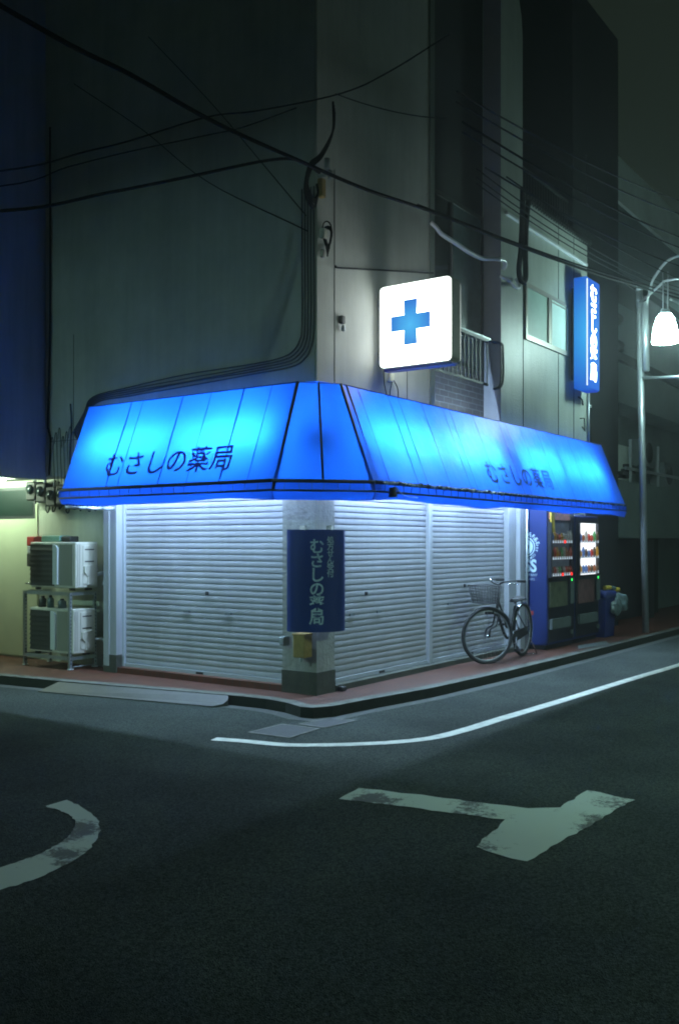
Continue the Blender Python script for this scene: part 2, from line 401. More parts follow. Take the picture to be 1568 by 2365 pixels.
bm = bmesh.new(); f = bm.faces.new([bm.verts.new((x, y, -.004)) for x, y in poly]); bmesh.ops.triangulate(bm, faces=[f])
bm.verts.index_update(); mb.add([v.co.copy() for v in bm.verts], [[v.index for v in g.verts] for g in bm.faces]); bm.free()
o = struct("pavement", mb, 'tile_red')
def ribbon(name, centre, width, mat, z):
    c = smooth_path([(x, y, 0) for x, y in centre], 6); m = MB()
    L_ = [];
    for i, p in enumerate(c):
        t = (c[min(i + 1, len(c) - 1)] - c[max(i - 1, 0)]).normalized(); nn = Vector((-t.y, t.x, 0))
        wv = width * (1 + .03 * math.sin(i * 1.7))
        L_.append((p + nn * wv / 2, p - nn * wv / 2))
    m.add([Vector((q.x, q.y, z)) for ab in L_ for q in ab], [(2 * i + 1, 2 * i + 3, 2 * i + 2, 2 * i) for i in range(len(c) - 1)])
    return struct(name, m, mat)
ribbon("edge_line", [(-1.73, -.24), (-1.655, -.5), (-1.58, -.84), (-1.44, -1.06), (-1.25, -1.28), (-1.0, -1.50), (-.68, -1.665), (-.2, -1.73), (.4, -1.755), (1.7, -1.83), (3.45, -1.91), (5.15, -2.01), (9, -2.2), (20, -2.7)], .115, 'line_white', ROAD + .004)
co = smooth_path([(x, y, 0) for x, y in [(-3.605, -.74), (-3.665, -.963), (-3.785, -1.225), (-3.941, -1.426), (-4.172, -1.607), (-4.401, -1.70), (-4.624, -1.729), (-4.90, -1.715), (-5.6, -1.66)]], 6)
ci = smooth_path([(x, y, 0) for x, y in [(-3.775, -.745), (-3.785, -.916), (-3.842, -1.083), (-3.965, -1.245), (-4.125, -1.361), (-4.294, -1.432), (-4.439, -1.459), (-4.65, -1.465), (-5.5, -1.41)]], 6)
rj = random.Random(11); mb = MB()
mb.add([Vector((q.x + rj.uniform(-.008, .008), q.y + rj.uniform(-.008, .008), ROAD + .004)) for ab in zip(co, ci) for q in ab], [(2 * k, 2 * k + 1, 2 * k + 3, 2 * k + 2) for k in range(len(co) - 1)])
struct("corner_line", mb, 'worn_paint')
def jag(poly, d=.012, step=.07):
    out = []
    for i, p in enumerate(poly):
        a = Vector(p); b = Vector(poly[(i + 1) % len(poly)]); k = max(1, int((b - a).length / step))
        for j in range(k):
            q = a.lerp(b, j / k); out.append((q.x + random.uniform(-d, d), q.y + random.uniform(-d, d)))
    return out
Tp = [(-2.33, -2.046), (-2.614, -2.10), (-2.44, -3.13), (-2.62, -3.17), (-2.987, -3.214), (-3.042, -3.534), (-1.606, -3.603), (-1.529, -3.284), (-2.02, -3.295), (-2.14, -3.136)]
mb = MB(); bm = bmesh.new(); f = bm.faces.new([bm.verts.new((x, y, ROAD + .004)) for x, y in jag(Tp)]); f.normal_update()
if f.normal.z < 0: f.normal_flip()
bmesh.ops.triangulate(bm, faces=[f]); bm.verts.index_update()
mb.add([v.co.copy() for v in bm.verts], [[v.index for v in g.verts] for g in bm.faces]); bm.free()
struct("junction_marking", mb, 'worn_paint')
# concrete apron along the kerb
mb = MB(); ap = inset(kerb_out, -.14)
for i in range(1, n - 1): mb.quad((*ap[i], ROAD + .003), (*ap[i + 1], ROAD + .003), (*kerb_out[i + 1], ROAD + .003), (*kerb_out[i], ROAD + .003))
struct("gutter", mb, 'concrete')

# drain slabs set in the road
def slab(pts, label):
    t = thing("drain_cover", label, "drain cover", (sum(p[0] for p in pts) / 4, sum(p[1] for p in pts) / 4, ROAD))
    z = ROAD + .007; c = Vector((t.location.x, t.location.y, 0))
    o4 = [Vector((*p, 0)) for p in pts]; i4 = [c + (p - c) * .86 for p in o4]
    m = MB()
    for i in range(4):
        a, b = o4[i], o4[(i + 1) % 4]; d, e = i4[i], i4[(i + 1) % 4]
        m.quad((a.x, a.y, z), (b.x, b.y, z), (e.x, e.y, z), (d.x, d.y, z))
    m.build("frame", 'kerb', t)
    MB().quad(*[(p.x, p.y, z - .002) for p in i4]).build("slab", 'slab', t)
slab([(-1.385, -.298), (-1.361, -.728), (-.901, -.70), (-.923, -.30)], "dark concrete drain cover by the start of the white line")
slab([(-.853, -.42), (-.86, -.72), (-.408, -.75), (-.46, -.49)], "dark drain cover tucked against the kerb corner")

# driveway ramp plate
mb = MB()
cr = [(-.80, 2.83), (-.447, .735), (-.50, .70), (-.56, .71), (-.64, .78), (-1.01, 2.92)]
zz = [-.006, -.006, -.04, -.07, ROAD + .012, ROAD + .012]
zb = ROAD - .01
v = [(x - (.012 if i < 2 else 0), y, z) for i, ((x, y), z) in enumerate(zip(cr, zz))] + [(x - (.012 if i < 2 else 0), y, zb) for i, (x, y) in enumerate(cr)]
mb.add(v, [(0, 5, 4, 3, 2, 1)] + [(i, (i + 1) % 6, 6 + (i + 1) % 6, 6 + i) for i in range(6)])
tag(rebase(mb.build("kerb_ramp", 'ramp'), (-.7, 1.8, ROAD)), "grey ramp plate with a curved end laid against the kerb", "ramp")

# ------------------------------------------------------------------ pharmacy building
B = thing("pharmacy_building", "corner shop building with blank grey side wall, white front and roller shutters", "building", (2, 2, 0))
H = 15
mb = MB(); mb.box(0, 2.28, .022, 7.9, 2.28, H); mb.build("side_wall", 'wall_l', B)
mb = MB(); mb.box(.004, 2.19, 0, .02, 2.29, H); mb.build("front_wall", 'wall_r', B)
MB().box(2.193, 2.30, -.012, .02, 2.29, H).build("corner_trim", 'pale_wall', B)
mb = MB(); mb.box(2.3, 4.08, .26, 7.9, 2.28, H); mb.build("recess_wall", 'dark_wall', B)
MB().box(2.3, 4.08, .245, .258, 2.28, 3.75).build("brick_panel", 'brick', B)
# ground floor core
MB().box(.62, 4.9, .62, 7.9, -.05, 2.279).build("core", 'void', B)
MB().box(.018, .32, .016, .44, .22, 2.279).build("column", 'column', B)
MB().box(.012, .326, .010, .446, -.04, .22).build("plinth", 'plinth', B)
MB().box(.33, .42, .44, .5, .0, 2.279).build("core_panel", 'void', B)
# recess window with sash, sill and pipe-hung guard rail
wf = MB().box(2.35, 4.02, .22, .256, 5.75, 5.80).box(2.35, 4.02, .22, .256, 4.15, 4.21).box(2.35, 2.40, .22, .256, 4.21, 5.75).box(3.97, 4.02, .22, .256, 4.21, 5.75).box(3.13, 3.18, .215, .256, 4.21, 5.75).build("window", 'dark_metal', B)
MB().box(2.40, 3.13, .24, .252, 4.21, 5.75).build("pane", 'glass_dark', wf)
MB().box(3.18, 3.97, .236, .252, 4.21, 5.75).build("pane", principled("curtain_glass", (.07, .12, .12), .3, noise=.4, nscale=8), wf)
MB().box(2.3, 3.3, .17, .24, 4.11, 4.145).build("sill", 'galv', B)
mb = MB().box(2.3, 3.72, -.02, .02, 4.06, 4.10)
for i in range(14): mb.box(2.33 + i * .105, 2.345 + i * .105, .0, .014, 3.52, 4.07)
mb.box(2.3, 3.72, -.004, .016, 3.50, 3.53)
rl = mb.build("guard_rail", 'rail', B)
MB().box(2.3, 3.76, -.02, .02, 4.10, 4.118).build("top_bar", 'galv', rl)
mb = MB()
for dx in (0, .09, .13):
    mb.tube(smooth_path([(3.70 + dx, -.02, 4.07), (3.84 + dx * .6, -.10, 4.07), (3.86 + dx * .6, -.11, 3.95), (3.86 + dx * .6, -.11, 3.62), (3.82 + dx * .5, -.10, 3.50), (3.74 + dx * .3, -.06, 3.46)], 5), .011, 6)
mb.build("rail_loop", 'rail', rl)
# second block with tall rounded stair tower
mb = MB(); mb.box(4.78, 7.24, .0, 7.9, 2.28, 6.26); mb.build("annex_wall", 'wall_gloss', B)
prof = [(4.095, H), (4.095, 2.28), (4.778, 2.28), (4.778, 8.45), (4.74, 8.72), (4.64, 8.98), (4.5, 9.15), (4.34, 9.22), (4.34, H)]
prof = [(4.095, 9.24), (4.095, 2.28), (4.778, 2.28), (4.778, 8.45), (4.74, 8.72), (4.64, 8.98), (4.5, 9.15), (4.34, 9.24)]
mb = MB(); k = len(prof)
mb.add([(x, -.002, z) for x, z in prof] + [(x, 3, z) for x, z in prof], [list(range(k)), list(range(2 * k - 1, k - 1, -1))] + [(i, k + i, k + (i + 1) % k, (i + 1) % k) for i in range(k)])
mb.build("stair_tower", 'wall_gloss', B)
MB().box(4.082, 4.092, -.002, .25, 2.28, 9.2).build("tower_side", 'wall_side', B)
mb = MB()
for x in (4.79, 6.05, 6.66): mb.box(x, x + .012, -.005, .004, 2.3, 6.2)
mb.build("wall_joint", 'grey_cable', B)
MB().box(.29, .297, -.004, .003, 2.3, 5.2).box(1.69, 1.697, -.004, .003, 2.3, 4.3).build("wall_joint", 'grey_cable', B)
MB().box(-.003, .002, 3.57, 3.576, 2.3, 3.95).build("wall_joint", 'grey_cable', B)
MB().box(-.003, .002, 3.4, 3.98, 2.70, 2.706).build("wall_joint", 'grey_cable', B)
MB().rbox(4.2, 7.15, -.05, -.003, 5.84, 5.885, .01).build("ledge_pipe", 'white_pipe', B)
# corrugated roof edge with bars above
mb = MB(); N = 27; vs = []
for i in range(N * 4 + 1):
    x = 4.80 + (7.27 - 4.80) * i / (N * 4); hgt = (.0, .05, .05, .0)[i % 4]
    vs += [(x, -.07, 6.22 + hgt), (x, 1.6, 6.42 + hgt)]
mb.add(vs, [(2 * i, 2 * i + 2, 2 * i + 3, 2 * i + 1) for i in range(N * 4)])
for i in range(N): xx = 4.80 + 2.47 * (i + .0) / N; mb.box(xx - .012, xx + .035, -.07, -.062, 6.16, 6.225)
mb.build("corrugated_roof", 'dark_metal', B)
mb = MB()
for i in range(24): mb.box(4.85 + i * .1, 4.862 + i * .1, .3, .312, 6.3, 6.95)
mb.box(4.8, 7.2, .29, .32, 6.93, 6.96); mb.build("roof_railing", 'dark_metal', B)
# annex window
wf = MB().box(4.84, 6.46, -.03, -.002, 5.03, 5.09).box(4.84, 6.46, -.03, -.002, 4.30, 4.37).box(4.84, 4.89, -.03, -.002, 4.37, 5.03).box(6.40, 6.46, -.03, -.002, 4.37, 5.03).box(5.62, 5.70, -.036, -.002, 4.37, 5.03).build("window", 'alu', B)
MB().box(4.89, 5.62, -.012, -.004, 4.37, 5.03).build("pane", 'frosted', wf)
MB().box(5.70, 6.40, -.018, -.004, 4.37, 5.03).build("pane", 'frosted_light', wf)
MB().box(5.73, 5.75, -.028, -.019, 4.37, 5.03).box(6.30, 6.32, -.028, -.019, 4.37, 5.03).box(5.75, 6.30, -.028, -.019, 4.99, 5.01).build("sash", 'alu', wf)
# ground-floor jambs, lintels
MB().box(4.47, 4.70, .06, .3, .0, 2.279).build("jamb", 'white_frame', B)
MB().box(4.70, 4.87, .0, .5, .0, 2.279).build("jamb", 'white_frame', B)
mb = MB(); mb.tube([(4.865, -.025, .02), (4.865, -.025, 2.1)], .018, 8); mb.build("drain_pipe", 'galv', B)
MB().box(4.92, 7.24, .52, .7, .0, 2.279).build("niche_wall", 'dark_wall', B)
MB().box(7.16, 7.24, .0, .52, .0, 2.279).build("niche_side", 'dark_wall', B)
MB().box(.0, .3, 2.96, 3.05, .07, 2.279).build("jamb", 'white_frame', B)
MB().box(.012, .298, 2.85, 2.957, .20, 2.279).build("jamb", 'white_frame', B)
MB().box(.004, .298, 2.845, 3.06, -.02, .20).build("plinth", 'plinth', B)
MB().box(.33, .6, .44, 2.93, 2.1, 2.279).box(.33, 4.47, .33, .6, 2.1, 2.279).build("lintel", 'white_frame', B)
MB().box(.02, .33, .45, 2.84, -.05, .062).build("threshold", 'tile_red', B)
MB().box(.34, 4.68, .01, .33, -.05, .055).build("threshold", 'plinth', B)

# roller shutters: curved slats with grooves
def shutter(axis, a0, a1, base, z0, z1, pitch, handles, lock):
    mb = MB(); nsl = int((z1 - z0) / pitch); prof = []
    for i in range(nsl):
        z = z0 + i * pitch
        prof += [(0.008, z), (0.0, z + .003), (-.0018, z + pitch * .3), (-.0022, z + pitch * .55), (-.0008, z + pitch - .009), (.010, z + pitch - .007)]
    vs = []
    for d, z in prof:
        if axis == 'x': vs += [(base + d, a0, z), (base + d, a1, z)]
        else: vs += [(a0, base + d, z), (a1, base + d, z)]
    fs = [(2 * i, 2 * i + 1, 2 * i + 3, 2 * i + 2) for i in range(len(prof) - 1)]
    if axis == 'x': fs = [f[::-1] for f in fs]
    mb.add(vs, fs)
    sh = mb.build("roller_shutter", 'shutter', B)
    def bx(name, mat, u0, u1, d0, d1, q0, q1):
        m = MB()
        if axis == 'x': m.box(base + d0, base + d1, u0, u1, q0, q1)
        else: m.box(u0, u1, base + d0, base + d1, q0, q1)
        return m.build(name, mat, sh)
    bx("bottom_bar", 'silver', a0, a1, -.022, .004, z0 - .04, z0)
    for h in handles: bx("handle", 'vm_grey', h - .045, h + .045, -.016, -.008, z0 + (.62), z0 + .645)
    bx("lock", 'black', lock - .02, lock + .02, -.018, -.008, z0 + .82, z0 + .86)
    bx("pull", 'black', (a0 + a1) / 2 - .05, (a0 + a1) / 2 + .05, -.03, -.022, z0 - .035, z0 - .01)
    return sh
P_ = .063
shutter('x', .44, 2.85, .13, .10, 2.12, P_, (1.25, 1.85), 1.55)
shutter('y', .33, 2.345, .13, .10, 2.12, P_, (.78, 1.30), 1.05)
shutter('y', 2.42, 4.47, .13, .10, 2.12, P_, (2.9, 3.5), 3.3)
MB().box(2.345, 2.42, .085, .16, .055, 2.2).build("mullion", 'white_frame', B)
MB().box(.095, .13, 2.815, 2.85, .065, 2.2).build("guide_rail", 'silver', B)

# wall behind the air conditioners, under the neighbour
MB().box(.30, .6, 3.05, 9, -.05, 2.279).build("lower_wall", 'green_wall', B)
d = MB().box(.285, .298, 4.62, 5.5, .02, 1.98).build("door", 'door_paint', B)
MB().tube([(.285, 4.72, .96), (.25, 4.72, .96), (.25, 4.80, .96)], .012, 8).build("handle", 'chrome', d)
tr = MB().box(.282, .299, 4.66, 5.6, 1.79, 2.2).build("transom_window", 'dark_metal', B)
MB().box(.276, .281, 4.70, 5.56, 1.83, 2.16).build("pane", principled("transom_glass", (.003, .014, .010), .5, spec=.2), tr)

# wall lamp socket, outlet, tangle of wires on the front
k = thing("wall_socket", "small dark lamp holder screwed to the white front wall left of the cross sign", "lamp holder", (.389, -.02, 3.66))
MB().rbox(.36, .42, -.05, -.001, 3.68, 3.76, .01).build("body", 'dark_metal', k)
MB().lathe([(.0, -.06), (.02, -.055), (.024, -.03), (.018, 0)], (.39, -.04, 3.66), 12).build("bulb", 'silver', k)
k = thing("junction_box", "small white junction box with hanging leads under the cross sign", "junction box", (1.3, -.02, 3.25))
MB().rbox(1.27, 1.35, -.05, -.001, 3.22, 3.32, .01).build("body", 'ac_body', k)
mb = MB(); mb.tube(smooth_path([(1.30, -.05, 3.22), (1.24, -.06, 3.1), (1.27, -.05, 2.98)], 5), .006, 6)
mb.tube(smooth_path([(1.33, -.05, 3.24), (1.40, -.06, 3.15), (1.42, -.05, 2.98)], 5), .006, 6)
mb.tube(smooth_path([(1.05, -.1, 3.34), (1.12, -.06, 3.2), (1.18, -.05, 3.08), (1.22, -.04, 2.98)], 5), .006, 6); mb.build("lead", 'grey_cable', k)
k = thing("wire_tangle", "tangle of coiled wires and brackets on the corner edge above the awning", "wires", (.1, -.06, 4.4))
mb = MB(); rr = random.Random(3)
for i in range(5):
    r_ = .07 + .03 * rr.random(); cx, cz = .08 + .04 * rr.random(), 4.42 + .08 * rr.random()
    mb.tube([(cx + r_ * .6 * math.cos(a), -.05 - .02 * math.sin(a * 2), cz + r_ * 1.6 * math.sin(a)) for a in [2 * PI * q / 20 for q in range(20)]], .007, 6, closed=True)
mb.build("coil", 'black_cable', k)
MB().rbox(.02, .08, -.07, -.01, 4.44, 4.54, .01).build("clamp", 'ac_body', k)
MB().rbox(.03, .07, -.05, -.01, 4.26, 4.34, .01).build("clamp", 'alu', k)
k = thing("service_bracket", "rusty cable bracket at the building corner where the overhead lines arrive", "bracket", (0, -.06, 5))
MB().rbox(.0, .07, -.06, -.003, 4.84, 5.02, .008).build("terminal_box", 'yellow_box', k)
MB().box(.0, .11, -.12, -.08, 5.05, 5.08).box(.02, .05, -.1, -.003, 5.04, 5.06).tube([(.03, -.1, 5.1), (.03, -.1, 5.2)], .03, 10).tube([(.08, -.1, 5.02), (.08, -.1, 5.1)], .025, 10).build("insulator", 'galv', k)

def cable(name, pts, r, mat, label, group=None, cat="cable", n=6, sm=True, seg=6):
    p = smooth_path(pts, n) if sm else pts
    return tag(rebase(MB().tube(p, r, seg).build(name, mat), p[0]), label, cat, group)

# wall cable bundle running down the corner and along the awning top
gr = "cables clipped to the grey side wall"
for i in range(5):
    o_ = i * .036
    cable("wall_cable", [(-.012, .03 + o_, 4.95), (-.012, .03 + o_, 4.4), (-.012, .03 + o_, 3.62), (-.012, .06 + o_, 3.40 + o_ * .5), (-.012, .14 + o_, 3.29 + o_ * .6), (-.012, .30 + o_, 3.225 + o_ * .7),
          (-.012, .8, 3.20 + o_ * .72), (-.012, 1.7, 3.165 + o_ * .8 + .012 * math.sin(i * 2)), (-.012, 2.6, 3.135 + o_ * .7), (-.012, 3.1 + .03 * i, 3.12 + o_ * .4), (-.012, 3.30 + .02 * i, 3.0), (-.012, 3.5 + .02 * i, 2.7 + .02 * i)],
          .0065, 'wall_cable', ["cable nearest the corner edge of the five running down and above the awning", "second cable from the corner edge of the five above the awning", "middle cable of the five running down the corner and along above the awning", "fourth cable from the corner edge of the five above the awning", "cable farthest from the corner edge of the five above the awning"][i], gr)
cable("wall_cable", [(-.012, 3.62, 3.13), (-.012, 3.60, 2.9), (-.012, 3.63, 2.5), (-.012, 3.6, 2.3)], .009, 'wall_cable', "short thin cable dropping beside the awning's left end")
cable("wall_cable", [(-.02, 3.98, 6.5), (-.02, 3.98, 4.2), (-.02, 4.02, 3.0), (-.02, 4.01, 2.85), (-.02, 3.97, 2.7), (-.02, 4.0, 2.3)], .011, 'black_cable', "black cable down the inside corner beside the blue lit neighbour wall")
for i in range(6):
    y = 3.58 + .065 * i; zt = 2.82 - .05 * (i % 3)
    cable("meter_lead", [(-.012, y, 2.2), (-.02, y + .01, 2.5), (-.02, y + .02, zt), (-.02, y + .045, zt + .02), (-.02, y + .06, zt - .1)], .005, 'wall_cable', ["lead nearest the awning of the six looped above the electric meters", "second lead from the awning of the six above the meters", "third lead from the awning of the six above the meters", "fourth lead from the awning of the six above the meters", "fifth lead from the awning of the six above the meters", "lead farthest from the awning of the six above the meters"][i], "looped leads above the meters")
cable("horizontal_wire", [(.27, -.03, 4.23), (.29, -.05, 4.215), (.7, -.04, 4.30), (1.4, -.04, 4.44), (2.2, -.05, 4.60)], .010, 'grey_cable', "thin wire running level across the white wall above the cross sign")

# pharmacy awning ------------------------------------------------------------
A = thing("awning", "blue backlit corner awning with shop lettering over the shutters", "awning", (-.3, -.3, 1.9))
ZT, ZR, ZL, ZV = 3.035, 2.06, 1.975, 1.895
Q, Pp = .16, .55
def sheet(a, b, c, d_, nu, nv, sag=.0, nrm=(0, 0, 0)):
    a, b, c, d_ = map(Vector, (a, b, c, d_)); nn = Vector(nrm); vs = []; fs = []
    for i in range(nu + 1):
        for j in range(nv + 1):
            u, v_ = i / nu, j / nv
            p = a.lerp(b, u).lerp(d_.lerp(c, u), v_) - nn * sag * 4 * v_ * (1 - v_) * abs(math.sin(u * nu * PI / 2))
            vs.append(p)
    for i in range(nu):
        for j in range(nv): fs.append((i * (nv + 1) + j, (i + 1) * (nv + 1) + j, (i + 1) * (nv + 1) + j + 1, i * (nv + 1) + j + 1))
    return vs, fs
yE, xE = 3.11, 7.43
TL, TM1 = (-Q, yE, ZT), (-Q, .11, ZT)
TM2, TR = (.175, -Q, ZT), (xE, -Q, ZT)
BL, BM1 = (-Pp, yE, ZR), (-Pp, .105, ZR)
BM2, BR = (.17, -Pp, ZR), (xE, -Pp, ZR)
mb = MB()
mb.add(*sheet(BL, BM1, TM1, TL, 28, 8), True); mb.add(*sheet(BM1, BM2, TM2, TM1, 8, 8), True); mb.add(*sheet(BM2, BR, TR, TM2, 60, 8), True)
mb.build("canopy", 'cloth', A)
mb = MB()   # top flap back to the wall and the two end cheeks
mb.quad((-Q, yE, ZT), (-Q, .11, ZT), (0, .11, ZT + .02), (0, yE, ZT + .02))
mb.quad((.175, -Q, ZT), (xE, -Q, ZT), (xE, 0, ZT + .02), (.175, 0, ZT + .02))
mb.add([(-Q, .11, ZT), (.175, -Q, ZT), (.175, 0, ZT + .02), (0, 0, ZT + .02), (0, .11, ZT + .02)], [(0, 1, 2, 3, 4)])
mb.build("top_flap", 'cheek', A)
MB().add([(-Q, yE, ZT), (0, yE, ZT + .02), (0, yE, ZR), (-Pp, yE, ZR)], [(0, 1, 2, 3)]).build("end_cheek", 'cheek', A)
MB().add([(xE, -Q, ZT), (xE, 0, ZT + .02), (xE, 0, ZR), (xE, -Pp, ZR)], [(0, 3, 2, 1)]).build("end_cheek", 'cheek', A)
P2 = .57
mb = MB()
path_r = [(-P2, yE + .02), (-P2, .10), (.16, -P2), (xE + .02, -P2)]
def wav(x, s): return .012 * math.sin(x * 2.3 + s) + .007 * math.sin(x * 5.1 + s)
for (x0, y0), (x1, y1), k_ in zip(path_r[:-1], path_r[1:], (24, 8, 60)):
    vs = []
    for i in range(k_ + 1):
        t = i / k_; x = x0 + (x1 - x0) * t; y = y0 + (y1 - y0) * t
        inx = .04 if k_ != 60 else 0; iny = .04 if k_ != 24 else 0
        d1 = wav(x + y, 1)
        vs += [(x + .02, y + .02, ZR), (x, y, ZL), (x + inx, y + iny, ZV + d1)]
    mb.add(vs, [(3 * i + j, 3 * i + j + 1, 3 * i + 3 + j + 1, 3 * i + 3 + j) for i in range(k_) for j in (0, 1)], True)
mb.build("valance", 'valance', A)
def rimpath(z, off, jit=0, n_=1):
    pts = [(-Pp - off, yE, z), (-Pp - off, .105, z), (.17, -Pp - off, z), (xE, -Pp - off, z)]
    return pts
for nm, z, off, r_ in (("rim", ZR + .005, .012, .017), ("rim", ZL, .025, .010)):
    m = MB(); pts = rimpath(z, off)
    for a, b in zip(pts[:-1], pts[1:]): m.tube([a, b], r_, 8)
    m.build(nm, 'black', A)
# lacing between the two rim bars
m = MB(); rr = random.Random(5); lace = []
pts = rimpath(ZR, .022)
for (a, b), k_ in zip(zip(pts[:-1], pts[1:]), (19, 8, 44)):
    a, b = Vector(a), Vector(b); t = (b - a).normalized()
    for i in range(1, k_):
        p = a.lerp(b, i / k_); q = p + t * rr.uniform(-.02, .02) - Vector((0, 0, ZR - ZL)); lace += ([p, q, q + t * .004, p + t * .008] )
m.tube(lace, .0018, 4); m.build("lacing", 'black', A)
# ribs behind the cloth
def rib(a, b, r_, mat='black'): return MB().tube([a, b], r_, 6).build("rib", mat, A)
def seam(a, b, wd):
    a, b = Vector(a), Vector(b); t = Vector((0, wd / 2, 0)) if abs(a.y - b.y) < 1e-6 else Vector((wd / 2, 0, 0))
    if abs(a.y - b.y) < 1e-6: q = (a - t, a + t, b + t, b - t)
    else: q = (a + t, a - t, b - t, b + t)
    return MB().quad(*q).build("seam", 'seam', A)
for y in (2.40, 2.22, 1.62, 1.22, .78, .42): seam((-Q - .003, y, ZT), (-Pp - .003, y, ZR), .011 if y in (2.22, 1.22, .42) else .019)
for x in (.46, 1.02, 1.22, 1.72, 2.2, 2.36, 2.95, 3.65, 3.86, 4.3, 4.85, 5.35, 5.95, 6.6): seam((x, -Q - .003, ZT), (x, -Pp - .003, ZR), .017)
rib((-Q, .11, ZT), (-Pp - .004, .105, ZR - .08), .016); rib((.175, -Q, ZT), (.17, -Pp - .004, ZR - .08), .016)
rib((-.0, -.02, ZT + .004), (-.20, -.22, ZR), .012); rib((.27, -Q - .002, ZT), (.27, -Pp - .005, ZR - .06), .011)
# front top edge seam
m = MB(); m.tube([TL, TM1], .006, 6); m.tube([TM1, TM2], .006, 6); m.tube([TM2, TR], .006, 6); m.build("top_seam", 'blue_edge', A)
# lettering
slope = Vector((-(Pp - Q), 0, -(ZT - ZR))).normalized(); upL = -slope
def pL(y, z): t = (ZT - z) / (ZT - ZR); return Vector((-(Q + (Pp - Q) * t) - .006, y, z))
SHOP = "むさしの薬局"
m = MB(); text(m, SHOP, .305, plane_fn(pL(1.59, 2.30), (0, -1, 0), (upL.x, 0, upL.z)), spacing=1.03, offset=.004); m.build("lettering", 'letter_red', A)
m = MB(); text(m, SHOP, .315, plane_fn((3.73, pL(0, 2.30).x, 2.30), (1, 0, 0), (0, upL.x, upL.z)), spacing=1.12, offset=.005); m.build("lettering", 'letter_dark', A)
# tubes inside
for y0, y1 in ((.32, 1.52), (1.68, 2.92)): MB().tube([(-.12, y0, 2.47), (-.12, y1, 2.47)], .016, 8).build("light_tube", 'tube_light', A)
for x0, x1 in ((.38, 1.8), (1.98, 3.4), (3.95, 5.3), (5.45, 6.95)): MB().tube([(x0, -.12, 2.47), (x1, -.12, 2.47)], .016, 8).build("light_tube", 'tube_light', A)
# crumpled clear film caught along the right rim
m = MB(); rr = random.Random(9); pts = []; rs = []
for i in range(150):
    x = .28 + i * (7.36 - .28) / 149
    pts.append((x, -Pp - .035 + rr.uniform(-.006, .006), ZR + .012 - .015 * (x / 7.4) + rr.uniform(-.01, .01))); rs.append((.016 if x < 3.0 else .008) * rr.uniform(.5, 1.5))
m.tube(pts, rs, 7); m.build("loose_film", 'film', A)
m = MB(); m.tube([(.42, -.6, 2.02), (.43, -.6, 1.93)], [.03, .045], 8); m.build("tie_bundle", 'dark_metal', A)
m = MB(); m.tube(smooth_path([(.44, -.61, 2.03), (.6, -.63, 1.95), (.9, -.6, 1.94)], 5), .006, 6); m.build("tie_cord", 'galv', A)
m = MB(); m.tube([(-.50, yE + .01, 1.88), (-.25, yE - .1, 1.872), (0.0, yE - .25, 1.87)], .02, 8); m.build("end_roll", 'film', A)

# cross sign ------------------------------------------------------------------
sg = thing("cross_sign", "white backlit square sign with a blue cross projecting from the front wall", "sign", (1.12, 0, 3.3))
def rrect(y0, y1, z0, z1, r, n_=6):
    out = []
    for cy, cz, a0 in ((y1 - r, z1 - r, 0), (y0 + r, z1 - r, 90), (y0 + r, z0 + r, 180), (y1 - r, z0 + r, 270)):
        for i in range(n_ + 1): a = math.radians(a0 + 90 * i / n_); out.append((cy + r * math.cos(a), cz + r * math.sin(a)))
    return out
def extr_x(pl, x0, x1, mb=None, caps=True):
    mb = mb or MB(); k = len(pl)
    fs = [(i, k + i, k + (i + 1) % k, (i + 1) % k) for i in range(k)]
    if caps: fs += [list(range(k)), list(range(2 * k - 1, k - 1, -1))]
    return mb.add([(x0, y, z) for y, z in pl] + [(x1, y, z) for y, z in pl], fs)
extr_x(rrect(-.92, -.065, 3.315, 4.175, .05), 1.035, 1.215).build("casing", 'ac_panel', sg)
fc = extr_x(rrect(-.912, -.073, 3.323, 4.167, .045), 1.018, 1.0345)
f1 = fc.build("face", None, sg)
fb = extr_x(rrect(-.912, -.073, 3.323, 4.167, .045), 1.2155, 1.232).build("face", None, sg)
off = root_loc(sg)
m_white = lit_face("sign_white_face", (.80, .90, .84), (.97, 1, 1), (1, 1.5, 1.5), (1.12 - off.x, -.49 - off.y, 3.6 - off.z), 3, 9)
f1.data.materials.append(m_white); fb.data.materials.append(m_white)
def cross(x0, x1, cy, cz, a, t_, name):
    pl = [(-t_, -a), (t_, -a), (t_ * .92, -t_), (a, -t_), (a, t_), (t_ * .92, t_), (t_, a), (-t_, a), (-t_ * .92, t_), (-a, t_), (-a, -t_), (-t_ * .92, -t_)]
    mx_ = lit_face("cross_blue", (.0, .06, .75), (.08, .55, 1.0), (2.5, 2.5, 2.5), ((x0 + x1) / 2 - off.x, cy - off.y, cz - .03 - off.z), .75, .95)
    return extr_x([(cy + y, cz + z) for y, z in pl], x0, x1).build(name, mx_, sg)
cross(1.012, 1.0178, -.447, 3.762, .232, .079, "cross"); cross(1.2322, 1.238, -.447, 3.762, .232, .079, "cross")
MB().box(1.09, 1.16, -.065, -.001, 3.42, 3.50).box(1.09, 1.16, -.065, -.001, 3.98, 4.06).build("bracket", 'galv', sg)
MB().box(1.07, 1.18, -.9, -.09, 3.29, 3.3145).build("bottom_tray", 'blue_edge', sg)

